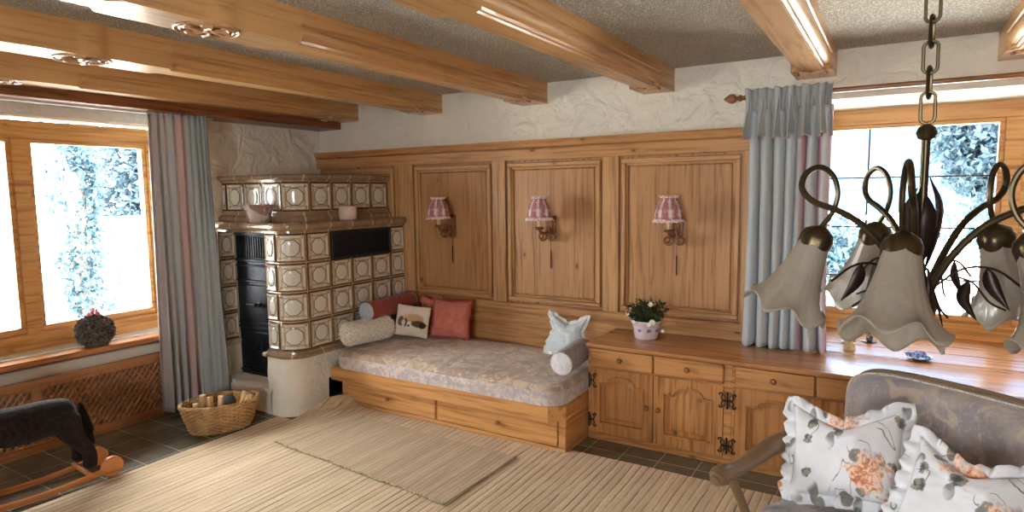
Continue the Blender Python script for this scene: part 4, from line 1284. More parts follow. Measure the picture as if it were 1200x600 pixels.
# ------------------------------------------------------------------ wall sconces
def sconce():
    r = empty('wall_sconce', (-3.105, PY+.018, 1.35), label='x', cat='wall lamp', group='wall lamps with red checked shades')
    X = -3.105; Yw = PY+.018; YS = 3.985
    bm = B(); box(bm, X-.038, X+.042, Yw-.020, Yw, 1.295, 1.425, .006, seg=2); box(bm, X-.026, X+.030, Yw-.030, Yw-.018, 1.31, 1.41, .005); obj('back_plate', bm, M['scroll_wood'], r)
    bm = B()
    tube(bm, spline([(X, Yw-.022, 1.335), (X, Yw-.07, 1.300), (X, YS+.03, 1.305), (X, YS, 1.335)], 5), .011, 8)
    for s in (-1, 1):
        pts = []
        for k in range(26):
            a = -PI*.5+s*0+k/25*PI*2.6; rr = .034*(1-.70*k/25)
            pts.append((X+s*(.040+rr*math.sin(a)*1.0-.0), Yw-.055-.03*(k/25), 1.272+rr*math.cos(a+PI)))
        tube(bm, pts, [.009-.003*k/25 for k in range(26)], 7)
        tube(bm, spline([(X+s*.006, Yw-.05, 1.345), (X+s*.012, Yw-.055, 1.30), (pts[0])], 4), .008, 7)
    obj('scroll_arm', bm, M['scroll_wood'], r)
    bm = B(); lathe(bm, [(.012,1.325),(.030,1.332),(.034,1.342),(.022,1.350)], 18, Matrix.Translation((X, YS, 0))); obj('drip_tray', bm, M['scroll_wood'], r)
    bm = B(); lathe(bm, [(.013,1.345),(.013,1.43),(.010,1.435)], 14, Matrix.Translation((X, YS, 0))); obj('candle_tube', bm, plain('ivory sleeve', (206,186,150), .5) if 'ivory' not in M else M['ivory'], r)
    bm = B(); lay = bm.loops.layers.uv.verify(); seg = 48
    prof = [(.050,1.556),(.044,1.541),(.056,1.527),(.069,1.503),(.079,1.468),(.084,1.437),(.084,1.418)]
    rows = []
    for (rr, z) in prof:
        rows.append([bm.verts.new((X+rr*(1+.07*abs(math.sin(5*th)))*math.cos(th), YS+rr*(1+.07*abs(math.sin(5*th)))*math.sin(th), z)) for th in [2*PI*k/seg for k in range(seg)]])
    for i in range(len(prof)-1):
        for k in range(seg):
            f = bm.faces.new((rows[i][k], rows[i][(k+1)%seg], rows[i+1][(k+1)%seg], rows[i+1][k]))
            for l, (a, b) in zip(f.loops, ((k,i),(k+1,i),(k+1,i+1),(k,i+1))): l[lay].uv = (a/seg, b/(len(prof)-1))
    sh = obj('lamp_shade', bm, M['gingham'], r, angle=60, solid=.0015)
    for z0, rr, dz, nm in ((1.418,.085,-.020,'bottom'),(1.552,.050,.016,'top')):
        bm = B(); rows = []
        for q in range(4):
            rows.append([])
            for k in range(120):
                th = 2*PI*k/120; wv = math.sin(th*20)
                rad = rr*(1+.07*abs(math.sin(5*th)))+q*.0038+.0036*q/3*wv
                rows[-1].append(bm.verts.new((X+rad*math.cos(th), YS+rad*math.sin(th), z0+dz*q/3+.003*q/3*math.cos(th*20))))
        for a, b in zip(rows, rows[1:]):
            for k in range(120): bm.faces.new((a[k], a[(k+1)%120], b[(k+1)%120], b[k]))
        obj('shade_frill', bm, M['frill'], sh, angle=85, solid=.0015)
    bm = B(); tube(bm, [(X+.0, Yw-.008, 1.300), (X+.0, Yw-.004, 1.165)], .0012, 5); tube(bm, [(X, Yw-.004, 1.165), (X, Yw-.004, 1.03)], .0042, 6); obj('dark_line', bm, M['dark_metal'], r)  # thin dark upright line below the lamp, modelled as a rod
    return r
s0 = sconce()
s0['label'] = 'wall lamp with red checked shade on the panel nearest the tiled stove'
copy_tree(s0, loc=(-2.190, PY+.018, 1.35), label='wall lamp with red checked shade on the middle panel above the daybed')
copy_tree(s0, loc=(-1.240, PY+.018, 1.35), label='wall lamp with red checked shade on the panel above the potted plant')

# ------------------------------------------------------------------ potted plant
px_, py_, pz_ = -1.370, 3.95, .632
root = empty('potted_plant', (px_, py_, pz_), label='small bushy flowering plant in a white pot with blue motifs on the sideboard', cat='potted plant')
bm = B(); lathe(bm, [(.058,0),(.062,.003),(.072,.05),(.080,.088),(.086,.092),(.086,.102),(.078,.102),(.072,.085),(.06,.08),(.003,.08)], 32); obj('pot', bm, M['pot'], root, local=True, angle=50)
bm = B(); lathe(bm, [(.003,.086),(.04,.088),(.073,.084)], 20, capb=False, capt=False); obj('soil', bm, M['soil'], root, local=True)
bm = B()
for k in range(70):
    d = Vector((random.uniform(-1,1), random.uniform(-1,1), random.uniform(.5,1.6))).normalized()
    L0 = random.uniform(.06,.135)
    e = Vector((d.x*L0*1.15, d.y*L0*1.1, .085+d.z*L0*.95))
    b0 = Vector((d.x*.03, d.y*.03, .082))
    tube(bm, [b0, (b0+e)/2+Vector((0,0,.01)), e], .0012, 4, mi=0)
    for q in range(13):
        t = random.uniform(.3, 1.05); p = b0.lerp(e, t)
        leaf(bm, p, (d+rnd_dir()*1.3), rnd_dir(), random.uniform(.018,.032), random.uniform(.010,.016), mi=0 if random.random() < .86 else 1)
obj('foliage', bm, [M['leafgreen'], M['leafred']], root, local=True, smooth=False)
for (a, b, c, s) in ((-.085,-.055,.135,.9),(.060,-.075,.105,1.3),(.035,-.04,.195,1.1),(.100,-.03,.055,.8),(-.04,-.085,.100,.8),(.045,-.09,.095,.9)):
    bm = B(); P0 = Vector((a, b, c))
    for k in range(12):
        th = 2*PI*k/12; d = Vector((math.cos(th), -.5, math.sin(th)))
        leaf(bm, P0, d, Vector((0,-1,0)), .016*s, .011*s)
    lathe(bm, [(.006*s,0),(.006*s,.004),(.001,.006)], 8, frame_of(P0, (0,-1,.2)))
    obj('flower', bm, M['petal'], root, local=True, smooth=False)
root.scale = (1.22, 1.22, 1.22)

# ------------------------------------------------------------------ sill ornaments
def ornament(name, loc, parts, label, cat):
    r = empty(name, loc, label=label, cat=cat)
    for nm, bm, m in parts: obj(nm, bm, m, r, local=True)
    return r
sz = .634
bm = B(); lathe(bm, [(.035,0),(.026,.03),(.012,.062),(.008,.07)], 18, fn=lambda th,i,r,z: (r*(1+.08*math.sin(9*th)), z)); b2 = B(); lathe(b2, [(.002,.066),(.012,.072),(.014,.082),(.009,.093),(.002,.096)], 14)
b3 = B()
for s in (-1, 1):
    for k in range(6): leaf(b3, Vector((0,.008,.058)), Vector((s*1.0,.1,.7-.22*k)), Vector((0,-1,0)), .042, .012)
ornament('straw_angel', (-.200, 4.24, .632), [('skirt', bm, M['straw']), ('head', b2, M['straw']), ('wings', b3, M['straw'])], 'little straw angel on the sideboard beneath the back window', 'ornament')
bm = B()
for q in range(4):
    tube(bm, spline([(.0,0,.004),(.018*math.cos(q*1.6),.014*math.sin(q*1.6),.03),(-.016*math.cos(q*1.6),.012,.055),(.020*math.sin(q*1.6+1),0,.08),(.004,0,.10)], 6), .0045, 6)
lathe(bm, [(.026,0),(.026,.004),(.006,.008)], 16)
tag(obj('glass_ornament', bm, M['candy'], origin=(0,0,0)), 'twisted red and white glass ornament on the window sill', 'ornament').location = (-.235, 4.44, sz)
bm = B(); lathe(bm, [(.040,0),(.042,.006),(.020,.012)], 20); b2 = B(); lathe(b2, [(.016,.01),(.022,.03),(.014,.05),(.008,.06),(.012,.07),(.004,.082)], 14, fn=lambda th,i,r,z: (r*(1+.15*math.sin(3*th+i)), z))
ornament('figurine', (-.105, 4.50, sz), [('figurine_base', bm, M['dark_metal']), ('figurine_body', b2, M['fig'])], 'tiny grey figurine on a dark round base on the window sill', 'figurine')
bm = B(); lathe(bm, [(.022,0),(.030,.003),(.060,.012),(.070,.020),(.066,.022),(.028,.008)], 26); b2 = B()
for k in range(40):
    a = random.uniform(0, 2*PI); rr = random.uniform(0,.042); leaf(b2, Vector((rr*math.cos(a), rr*math.sin(a), .015)), Vector((math.cos(a), math.sin(a), random.uniform(.3,1.5))), rnd_dir(), .034, .026)
ornament('blue_dish', (.150, 4.16, .632), [('dish', bm, M['bluewhite']), ('ribbon', b2, M['bluewhite'])], 'blue and white dish with ruffled ribbon on the sideboard behind the armchair', 'dish')

# ------------------------------------------------------------------ basket and firewood
bx, by = -3.912, 2.545
bang = math.atan2(.419, .206)
root = empty('wicker_basket', (bx, by, 0), bang, label='oval wicker basket of firewood on the dark tiles in front of the stove', cat='basket')
def oval(th, t):
    a = .185+.058*t**.8; b = .118+.048*t**.8
    return a*math.cos(th), b*math.sin(th)
bm = B()
nst = 22
for row in range(15):
    t = row/14; z = .012+.175*t; pts = []
    nn = nst*6
    for k in range(nn):
        th = 2*PI*k/nn; x, y = oval(th, t); s = .0075*math.sin(th*nst/1.0+(PI if row % 2 else 0)) 
        l = math.hypot(x, y); pts.append((x*(1+s/l), y*(1+s/l), z))
    tube(bm, pts, .0058, 5, closed=True)
for k in range(nst):
    th = 2*PI*(k+.5)/nst
    tube(bm, [(*oval(th, t), .005+.19*t) for t in (0, .35, .7, 1)], .0036, 5)
obj('weave', bm, M['wicker'], root, local=True)
bm = B()
for s in (0, 1, 2):
    pts = []
    for k in range(200):
        th = 2*PI*k/200; x, y = oval(th, 1.02); a = th*18+s*2*PI/3; l = math.hypot(x, y); d = .010*math.cos(a)
        pts.append((x*(1+d/l), y*(1+d/l), 0.198+.010*math.sin(a)))
    tube(bm, pts, .0068, 5, closed=True)
obj('braided_rim', bm, M['wicker'], root, local=True)
bm = B(); lathe(bm, [(.001,.008),(1,.008),(1,.014),(.001,.014)], 30, Matrix.Scale(.182, 4, (1,0,0)) @ Matrix.Scale(.114, 4, (0,1,0)), capb=False, capt=False); obj('basket_bottom', bm, M['wicker'], root, local=True)
Wb = WORLD[root.name]
logs = [((-.14,-.02,.02),(-.155,-.05,.20),'in the near end of the basket'), ((-.105,.045,.02),(-.10,.04,.225),'standing beside the basket near end'), ((-.055,-.02,.02),(-.065,.02,.21),'in the left middle of the basket'), ((-.01,-.015,.02),(.005,-.05,.225),'standing next to the dark lump'), ((.10,-.03,.03),(.17,.035,.205),'leaning in the far end of the basket'), ((.09,.05,.03),(.12,.08,.20),'against the far rim of the basket'), ((.14,-.05,.145),(.19,-.06,.205),'lying across the far end of the basket')]
lab = ['pale split log nearest the curtain in the wicker basket', 'upright split log with a broad face in the basket', 'thin split log between two wider ones in the basket', 'tall split log right beside the dark lump', 'slanting split log in the end of the basket near the stove', 'split log resting on the back rim near the stove', 'short split log lying flat across the other logs']
for i, (a, b, _) in enumerate(logs):
    bm = B(); b = (b[0], b[1], b[2]+.022); a, b = Wb @ Vector(a), Wb @ Vector(b); F = frame_of(a, b-a); L0 = (b-a).length; s = .019+.004*(i % 3)
    prism(bm, [(-s,-s*.7),(s,-s*.6),(s*.5,s*.8),(-s*.6,s*.7)], 0, L0, 'xy'); bm.transform(F)
    bmesh.ops.bevel(bm, geom=bm.edges[:], offset=.002, segments=1, affect='EDGES')
    tag(obj('firewood_log', bm, M['logwood'], smooth=False, origin=tuple((a+b)/2)), lab[i], 'firewood', 'split logs in the wicker basket')
bm = B(); bmesh.ops.create_icosphere(bm, subdivisions=3, radius=.048)
for v in bm.verts: v.co *= 1+.18*fbm(v.co.x*18, v.co.y*18, v.co.z*18)
bm.transform(Matrix.Translation(Wb @ Vector((.055,-.0,.185))))
tag(obj('coal_lump', bm, M['coal'], origin=tuple(Wb @ Vector((.055,-.0,.185)))), 'dark grey rounded lump lying among the firewood', 'coal')

# ------------------------------------------------------------------ rocking horse at the edge of the picture
hr = empty('rocking_horse', (-3.93, 1.40, 0), R(264), label='dark plush rocking horse on orange wooden rockers in front of the radiator screen', cat='rocking horse')
def limb(bm, pts, rr, n=6):
    """closed tapering limb with rounded ends"""
    pp = spline(pts, n); m = len(pp); rad = []
    for i in range(m):
        q = i/n; k = min(int(q), len(rr)-2); rad.append(rr[k]+(rr[k+1]-rr[k])*(q-k))
    a0, a1 = pp[0]-(pp[1]-pp[0]).normalized()*rad[0]*.7, pp[-1]+(pp[-1]-pp[-2]).normalized()*rad[-1]*.7
    b0, b1 = pp[0]-(pp[1]-pp[0]).normalized()*rad[0]*.4, pp[-1]+(pp[-1]-pp[-2]).normalized()*rad[-1]*.4
    tube(bm, [a0, b0]+pp+[b1, a1], [rad[0]*.35, rad[0]*.8]+rad+[rad[-1]*.8, rad[-1]*.35], 16)
bm = B()
limb(bm, [(-.20,0,.405),(-.10,0,.40),(.04,0,.40),(.17,0,.425)], [.092,.104,.106,.088])
limb(bm, [(.15,0,.44),(.215,0,.52),(.255,0,.61),(.275,0,.675)], [.085,.062,.052,.046])
limb(bm, [(.262,0,.672),(.34,0,.652),(.415,0,.615)], [.050,.046,.034])
for s_ in (-1, 1):
    limb(bm, [(.15,s_*.055,.38),(.195,s_*.085,.26),(.225,s_*.085,.17),(.235,s_*.085,.105)], [.060,.042,.032,.036])
    limb(bm, [(-.20,s_*.055,.38),(-.225,s_*.080,.28),(-.285,s_*.085,.18),(-.285,s_*.085,.105)], [.070,.048,.034,.038])
o = obj('horse_body', bm, M['plush'], hr, local=True)
rm = o.modifiers.new('fuse', 'REMESH'); rm.mode = 'VOXEL'; rm.voxel_size = .009; rm.use_smooth_shade = True
sm = o.modifiers.new('soften', 'SMOOTH'); sm.factor = .6; sm.iterations = 6
for s in (-1, 1):
    bm = B(); pts = [(x, s*.11, .022+.35*(x/.48)**2*.16) for x in [-.38+.84*k/20 for k in range(21)]]
    tube(bm, pts, .018, 8, flat=.8); obj('rocker', bm, M['toywood'], hr, local=True)
for x in (-.27, .25):
    bm = B(); tube(bm, [(x,-.13,.055),(x,.13,.055)], .014, 10); obj('cross_bar', bm, M['toywood'], hr, local=True)
for s in (-1, 1):
    bm = B(); lathe(bm, [(.002,-.018),(.050,-.018),(.058,-.010),(.058,.010),(.050,.018),(.002,.018)], 26, frame_of((-.385, s*.11, .064), (0,1,0))); obj('rocker_disc', bm, M['toywood'], hr, local=True)
    bm = B(); prism(bm, [(.255,.69),(.285,.70),(.272,.755)], s*.03-.006, s*.03+.006, 'xz'); obj('ear', bm, M['plush'], hr, local=True)
bm = B()
for k in range(160):
    t = random.random(); p = Vector((.19+.075*t, random.uniform(-.012,.012), .53+.17*t)); leaf(bm, p, Vector((-.7,random.uniform(-.8,.8),random.uniform(-.5,.4))), rnd_dir(), .06, .014)
obj('mane', bm, plain('black yarn', (24,20,20), .9), hr, local=True, smooth=False)
bm = B()
for k in range(260): leaf(bm, Vector((-.285+random.uniform(-.012,.012),random.uniform(-.015,.015),.45-random.uniform(0,.10))), Vector((-.28,random.uniform(-.22,.22),-1)), rnd_dir(), random.uniform(.12,.20), .014)
obj('tail', bm, plain('black yarn', (24,20,20), .9), hr, local=True, smooth=False)

# ------------------------------------------------------------------ armchair
ch = empty('armchair', (.038, 2.234, 0), R(-31), label='grey tapestry armchair with carved wooden arms in front of the sideboard', cat='armchair')
def lobj(n, bm, m, p=None, **k): return obj(n, bm, m, p or ch, local=True, **k)
for sx in (-1, 1):
    # arm: sweeping rail with scrolled tip
    path = spline([(sx*(.325+.080),.26,.655),(sx*(.338+.080),.12,.668),(sx*(.345+.080),-.02,.660),(sx*(.348+.080),-.13,.630),(sx*(.350+.080),-.22,.605),(sx*(.350+.080),-.29,.602),(sx*(.346+.080),-.335,.585)], 6)
    n = len(path); rr = []
    for i in range(n):
        t = i/(n-1); rr.append(.026+.008*math.sin(PI*min(1, t*1.6))+(.010*math.exp(-((t-.88)/.10)**2))-(.008 if t > .97 else 0))
    bm = B(); tube(bm, path, rr, 14); lobj('armrest', bm, M['chair_wood'])
    bm = B(); tube(bm, spline([(sx*(.350+.080),-.255,.585),(sx*(.342+.080),-.225,.52),(sx*(.330+.080),-.200,.45),(sx*(.318+.080),-.185,.38)], 6), [.017]*19, 10); lobj('arm_support', bm, M['chair_wood'])
    bm = B(); tube(bm, spline([(sx*(.30+.080),-.27,.40),(sx*(.318+.080),-.305,.30),(sx*(.305+.080),-.285,.16),(sx*(.300+.080),-.30,.045),(sx*(.302+.080),-.325,.034)], 6), [.032-.016*i/24 for i in range(25)], 10); lobj('leg', bm, M['chair_wood'])
    bm = B(); tube(bm, spline([(sx*(.25+.080),.28,.42),(sx*(.255+.080),.30,.25),(sx*(.26+.080),.345,.018)], 6), [.026-.008*i/12 for i in range(13)], 10); lobj('leg', bm, M['chair_wood'])
def outline(w0, w1, h, n=40):
    """back outline, narrow at the bottom, rounded shoulders"""
    pts = []
    for k in range(n+1):
        a = PI*k/n
        pts.append((w1*math.copysign(abs(math.cos(a))**.32, math.cos(a)), h-.09+.09*math.sin(a)**.6 if math.sin(a) > 0 else h-.09))
    return [(w0, 0)] + pts + [(-w0, 0)]
def backp(x, z, d):  # lean of the back: z measured from .44
    return Vector((x, .245+z*.26-d+.05*(x/.35)**2*-.8, .43+z))
OUT = outline(.320, .365, .485)
bm = B(); NA = len(OUT); rows = []
for q, (s, d) in enumerate([(1,-.045),(1.0,.012),(.97,.040),(.90,.058),(.70,.070),(.35,.078),(.04,.080)]):
    rows.append([bm.verts.new(backp(x*s, .23+(z-.23)*s, d)) for x, z in OUT])
for a, b in zip(rows, rows[1:]):
    for k in range(NA): bm.faces.new((a[k], a[(k+1)%NA], b[(k+1)%NA], b[k]))
bm.faces.new(rows[0]); bm.faces.new(rows[-1])
lobj('backrest', bm, M['upholstery'], angle=60)
bm = B(); tube(bm, [backp(x*1.0, .23+(z-.23)*1.0, -.040) for x, z in OUT], .013, 8); bk = lobj('back_frame', bm, M['chair_wood'])
bm = B(); tube(bm, [backp(x*1.002, .23+(z-.23)*1.002, .014) for x, z in OUT], .005, 6); lobj('back_braid', bm, cloth('cream braid', (150,142,128), (196,190,178), 120))
bm = B()
rows = []
for s, z in ((1,.40),(1.01,.43),(1.0,.462),(.96,.480),(.85,.492),(.55,.502),(.1,.505)):
    row = []
    for k in range(48):
        a = 2*PI*k/48; cx, sy = math.cos(a), math.sin(a)
        x = math.copysign(abs(cx)**.45, cx)*.375; y = math.copysign(abs(sy)**.5, sy)*.30
        if y < 0: y *= 1.02+.06*(1-(x/.375)**2)
        row.append(bm.verts.new((x*s, -.01+y*s, z)))
    rows.append(row)
for a, b in zip(rows, rows[1:]):
    for k in range(48): bm.faces.new((a[k], a[(k+1)%48], b[(k+1)%48], b[k]))
bm.faces.new(rows[0]); bm.faces.new(rows[-1])
lobj('seat', bm, M['upholstery'], angle=60)
bm = B()
pts = []
for k in range(48):
    a = 2*PI*k/48; cx, sy = math.cos(a), math.sin(a)
    pts.append((math.copysign(abs(cx)**.45, cx)*.380, -.01+math.copysign(abs(sy)**.5, sy)*.315, .375))
tube(bm, pts, .03, 10, closed=True); lobj('seat_frame', bm, M['chair_wood'])
# floral cushions on it
def fl_fold(a, b, X, Y, Z): return X, Y-.072*max(0, b)*(1-abs(a)**1.3), Z+.02*math.sin(3*a+b)
cushion('floral_cushion', (-.110,2.350,.705), (-.28,-.90,.36), (-.10,.3,1), .36, .31, .12, M['floral'], ruffle=M['floral'], rw=.038, rn=24, label='ruffled white cushion with peach roses leaning against the left armrest of the armchair', fold=fl_fold, seed=4, pinch=.07)
cushion('floral_cushion', (.205,2.085,.722), (-.30,-.80,.50), (.16,.3,1), .31, .30, .12, M['floral'], ruffle=M['floral'], rw=.038, rn=24, label='second ruffled rose-print cushion, at the right side of the armchair seat', fold=fl_fold, seed=9, pinch=.07)

# ------------------------------------------------------------------ chandelier
HX, HY = .046, 1.47
cl = empty('chandelier', (HX, HY, 1.47), label='aged brass chandelier with frosted lily-shaped glass shades hanging on a chain', cat='chandelier')
bm = B(); lathe(bm, [(.008,1.30),(.014,1.325),(.030,1.345),(.034,1.37),(.022,1.40),(.012,1.43),(.0075,1.46),(.0075,1.695)], 18, Matrix.Translation((HX, HY, 0))); obj('stem', bm, M['brass'], cl)
bm = B(); lathe(bm, [(.004,1.688),(.014,1.694),(.018,1.705),(.014,1.716),(.004,1.722)], 16, Matrix.Translation((HX, HY, 0))); obj('ball', bm, M['brass'], cl)
bm = B(); z = 1.722; k = 0
while z < 2.385:
    L0 = .060; r0 = .012
    pts = []
    for i in range(20):
        a = 2*PI*i/20
        px0 = r0*math.cos(a); pz0 = (L0/2-r0)*(1 if math.sin(a) > 0 else -1)+r0*math.sin(a)
        pts.append((HX+(px0 if k % 2 == 0 else px0*.25), HY+(0 if k % 2 == 0 else px0), z+L0/2+pz0))
    tube(bm, pts, .0031, 6, closed=True)
    z += L0-.0125; k += 1
obj('chain', bm, M['brass'], cl)
bm = B(); lathe(bm, [(.055,2.40),(.055,2.392),(.035,2.375),(.010,2.365)], 22, Matrix.Translation((HX, HY, 0))); obj('ceiling_rose', bm, M['brass'], cl)
def petal_leaf(bm, pts, width, nrm):
    """leaf blade along a bent midrib"""
    pts = spline(pts, 5); n = len(pts); nrm = Vector(nrm); rows = []
    for i, p in enumerate(pts):
        t = i/(n-1); w = width*math.sin(PI*t**.8)*(1-.2*t)+.0004
        T = (pts[min(i+1,n-1)]-pts[max(i-1,0)]).normalized(); s = T.cross(nrm).normalized()
        rows.append([bm.verts.new(p-s*w+nrm*w*.25), bm.verts.new(p), bm.verts.new(p+s*w+nrm*w*.25)])
    for a, b in zip(rows, rows[1:]):
        bm.faces.new((a[0], a[1], b[1], b[0])); bm.faces.new((a[1], a[2], b[2], b[1]))
def arm(az, tilt=1.0):
    ca, sa = math.cos(az), math.sin(az)
    def P(r_, z_, t=0): return Vector((HX+r_*ca-t*sa, HY+r_*sa+t*ca, z_))
    bm = B()
    pts = spline([P(.018,1.385), P(.030,1.42), P(.062,1.478), P(.105,1.528,.004), P(.150,1.556,.010), P(.195,1.575,.014), P(.216,1.602,.014), P(.208,1.632,.010), P(.182,1.644,.002), P(.158,1.626,-.006), P(.148,1.590,-.010), P(.156,1.552,-.008), P(.176,1.522,-.002)], 5)
    tube(bm, pts, [.0072-.0022*i/(len(pts)-1) for i in range(len(pts))], 9)
    o = obj('arm', bm, M['brass'], cl)
    top, rim = P(.176,1.518), P(.240,1.352)
    ax = (rim-top).normalized(); F = frame_of(top, ax)
    bm = B()
    lathe(bm, [(.006,-.006),(.014,-.002),(.026,.008),(.031,.022),(.030,.034),(.026,.034),(.02,.01)], 30, F, fn=lambda th,i,r,z: (r*(1+.10*abs(math.sin(2.5*th))*(i > 1)), z+(.007*abs(math.sin(2.5*th)) if i in (4,5) else 0)), capt=False)
    obj('calyx', bm, M['brass'], o)
    bm = B(); Lg = (rim-top).length
    prof = [(.018,.014),(.027,.024),(.030,.045),(.034,.070),(.040,.098),(.048,.126),(.057,.150),(.067,.168),(.078,.182),(.084,.186)]
    def fn(th, i, r, z):
        k = max(0, (i-5)/4)
        return r*(1+.075*k*math.sin(6*th+.4)+k*0+.011*math.sin(22*th)), z*Lg/.184 - .014*k*math.cos(6*th+.4)
    lathe(bm, prof, 72, F, fn=fn, capb=False, capt=False)
    sh = obj('glass_shade', bm, M['frosted'], o, angle=80, solid=.003)
for az in (188, 116, 260, 44, 332): arm(R(az))
# leaves: dark metal foliage on wires and around the stem
bm = B(); T0 = Vector((HX, HY, 0))
for a, z0, z1, w in ((200,1.50,1.60,.016),(20,1.49,1.62,.018),(290,1.50,1.59,.014),(110,1.50,1.60,.015)):
    d = Vector((math.cos(R(a)), math.sin(R(a)), 0)); nn = d
    petal_leaf(bm, [T0+d*.010+Vector((0,0,z0-.05)), T0+d*.026+Vector((0,0,(z0+z1)/2)), T0+d*.010+Vector((0,0,z1))], w, d)
obj('stem_leaves', bm, M['dark_metal'], cl, solid=.0018)
for a in (205, 275, 345, 55, 130):
    d = Vector((math.cos(R(a)), math.sin(R(a)), 0)); s = Vector((-d.y, d.x, 0)); bm = B()
    tube(bm, spline([T0+Vector((0,0,1.40))+d*.02, T0+d*.07+Vector((0,0,1.445)), T0+d*.12+Vector((0,0,1.448)), T0+d*.165+Vector((0,0,1.415))], 6), .0016, 5)
    tube(bm, spline([T0+d*.05+Vector((0,0,1.432)), T0+d*.085+s*.01+Vector((0,0,1.42)), T0+d*.11+s*.02+Vector((0,0,1.385)), T0+d*.135+s*.03+Vector((0,0,1.37))], 6), .0014, 5)
    petal_leaf(bm, [T0+d*.108+Vector((0,0,1.450)), T0+d*.118+Vector((0,0,1.415)), T0+d*.145+Vector((0,0,1.375))], .013, s)
    petal_leaf(bm, [T0+d*.080+s*.008+Vector((0,0,1.424)), T0+d*.070+s*.02+Vector((0,0,1.385)), T0+d*.092+s*.03+Vector((0,0,1.345))], .012, s)
    obj('leaf_spray', bm, M['dark_metal'], cl, solid=.0015)

# ------------------------------------------------------------------ outdoors
bm = B(); box(bm, -60, -5.2, -30, 60, -.42, -.40); box(bm, -5.2, 60, 5.3, 60, -.42, -.40); tag(obj('garden_ground', bm, M['lawn'], smooth=False), kind='structure')
bm = B(); box(bm, -13.0, -11.6, 5.55, 9.0, -.4, 1.15); box(bm, -13.05, -11.55, 5.50, 9.05, 1.15, 1.22, .01)
tag(obj('garden_wall', bm, M['outwall']), 'low white garden building wall seen through the left window', 'garden wall')
def tree(name, c, rx, ry, rz, n, size, mat, label, cat='tree', trunk=True, group=None):
    r_ = empty(name, (c[0], c[1], -.4), label=label, cat=cat, group=group)
    bm = B(); cc = Vector(c)
    blobs = [(cc+Vector((random.uniform(-.6,.6)*rx, random.uniform(-.6,.6)*ry, random.uniform(-.6,.6)*rz)), random.uniform(.35,.6)) for _ in range(14)]
    for k in range(n):
        b_, s = random.choice(blobs); d = rnd_dir()*random.uniform(.6,1.05)
        p = b_+Vector((d.x*rx*s, d.y*ry*s, d.z*rz*s))
        leaf(bm, p, rnd_dir()+Vector((0,0,-.4)), rnd_dir(), size*random.uniform(.6,1.3), size*.5)
    obj('crown', bm, mat, r_, smooth=False)
    if trunk:
        bm = B(); tube(bm, spline([(c[0],c[1],-.4),(c[0]+.05,c[1],c[2]*.5),(c[0],c[1],c[2]+rz*.4)], 5), .10, 8)
        for k in range(5):
            a = k*1.3; tube(bm, [(c[0],c[1],c[2]-rz*.2+.15*k), (c[0]+rx*.5*math.cos(a), c[1]+ry*.5*math.sin(a), c[2]+.2*k)], [.04,.012], 6)
        obj('trunk', bm, M['bark'], r_)
tree('garden_tree', (-14.2, 8.1, 2.3), 1.3, 1.3, 1.45, 9000, .20, M['blued_leaf'], 'blue-green tree rising above the white wall outside the left window')
tree('garden_tree', (-8.6, 3.85, 1.3), .40, .30, 1.5, 2600, .10, M['bush'], 'slender pale tree close outside the left window')
tree('garden_hedge', (-2.2, 12.5, .5), 2.4, .8, 1.0, 9000, .17, M['bush'], 'blue-tinted hedge outside the back window', 'hedge', trunk=False)
tree('garden_hedge', (3.6, 13.5, .55), 2.7, .8, 1.15, 9000, .17, M['bush'], 'blue-tinted hedge outside the back window, on its right', 'hedge', trunk=False)
tree('garden_tree', (1.75, 17.5, 2.6), 1.5, 1.2, 1.8, 8000, .20, M['blued_leaf'], 'tall blue-green tree outside the back window behind the chandelier stem')

# ------------------------------------------------------------------ light
sc = bpy.context.scene
w = bpy.data.worlds.new('sky'); sc.world = w; w.use_nodes = True
nt = w.node_tree; nt.nodes.clear()
bg = nt.nodes.new('ShaderNodeBackground'); wo = nt.nodes.new('ShaderNodeOutputWorld')
tc = nt.nodes.new('ShaderNodeTexCoord'); sp = nt.nodes.new('ShaderNodeSeparateXYZ')
nt.links.new(tc.outputs['Generated'], sp.inputs[0])
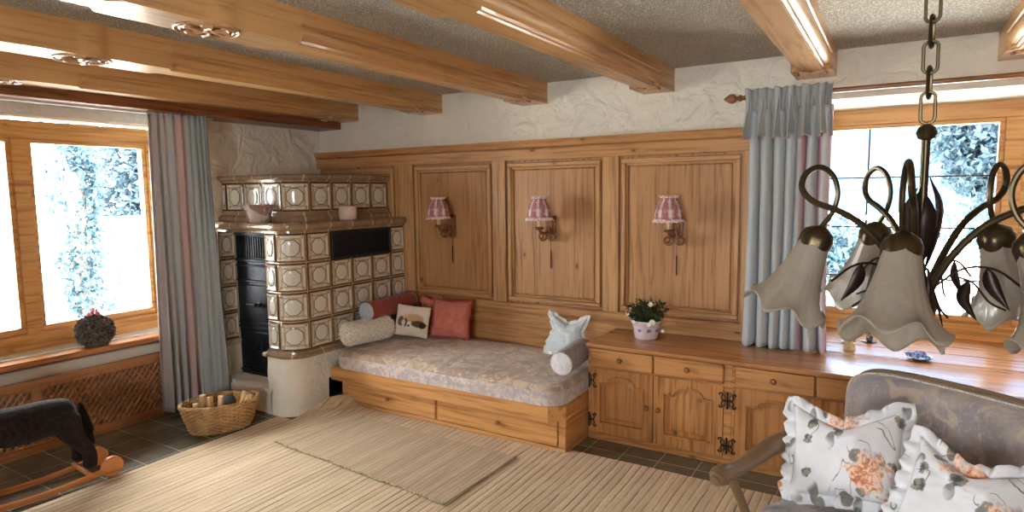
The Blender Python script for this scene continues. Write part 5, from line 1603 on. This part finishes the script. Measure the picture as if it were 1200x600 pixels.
# hazy bright western sky on one side, clear blue northern sky on the other
dp = nt.nodes.new('ShaderNodeVectorMath'); dp.operation = 'DOT_PRODUCT'; dp.inputs[1].default_value = (.35, .94, 0)
nt.links.new(tc.outputs['Generated'], dp.inputs[0])
mr = nt.nodes.new('ShaderNodeMapRange'); mr.interpolation_type = 'SMOOTHSTEP'; nt.links.new(dp.outputs['Value'], mr.inputs[0])
mr.inputs[1].default_value = .45; mr.inputs[2].default_value = .95
mx = nt.nodes.new('ShaderNodeMix'); mx.data_type = 'RGBA'; nt.links.new(mr.outputs[0], mx.inputs[0])
mx.inputs[6].default_value = (.97, .98, 1.0, 1); mx.inputs[7].default_value = (.032, .075, .14, 1)
nt.links.new(mx.outputs[2], bg.inputs[0]); bg.inputs[1].default_value = 17.0
nt.links.new(bg.outputs[0], wo.inputs[0])
sl = bpy.data.lights.new('sun', 'SUN'); sl.energy = 40; sl.angle = .01; sl.color = (1, .96, .9)
so = bpy.data.objects.new('sun', sl); C.objects.link(so); so.rotation_euler = (0, R(38), 0)
def portal(name, loc, rot, sx, sy):
    l = bpy.data.lights.new(name, 'AREA'); l.shape = 'RECTANGLE'; l.size = sx; l.size_y = sy
    l.cycles.is_portal = True
    o = bpy.data.objects.new(name, l); C.objects.link(o); o.location = loc; o.rotation_euler = rot
portal('daylight_portal', (-4.97, (W1[0]+W1[1])/2, 1.36), (0, R(-90), 0), 1.6, 1.66)
portal('daylight_portal', ((W2[0]+W2[1])/2, 5.02, 1.36), (R(-90), 0, 0), 2.0, 1.55)
portal('daylight_portal', ((W4[0]+W4[1])/2, YF-.32, 1.45), (R(90), 0, 0), 1.9, 1.4)

sc.cycles.max_bounces = 10; sc.cycles.diffuse_bounces = 6; sc.cycles.glossy_bounces = 4; sc.cycles.transparent_max_bounces = 12
sc.cycles.caustics_reflective = False; sc.cycles.caustics_refractive = False
sc.cycles.sample_clamp_indirect = 8
vs = sc.view_settings
vs.view_transform = 'Standard'; vs.look = 'None'; vs.gamma = 1.0; vs.use_curve_mapping = False
vs.exposure = 1.0
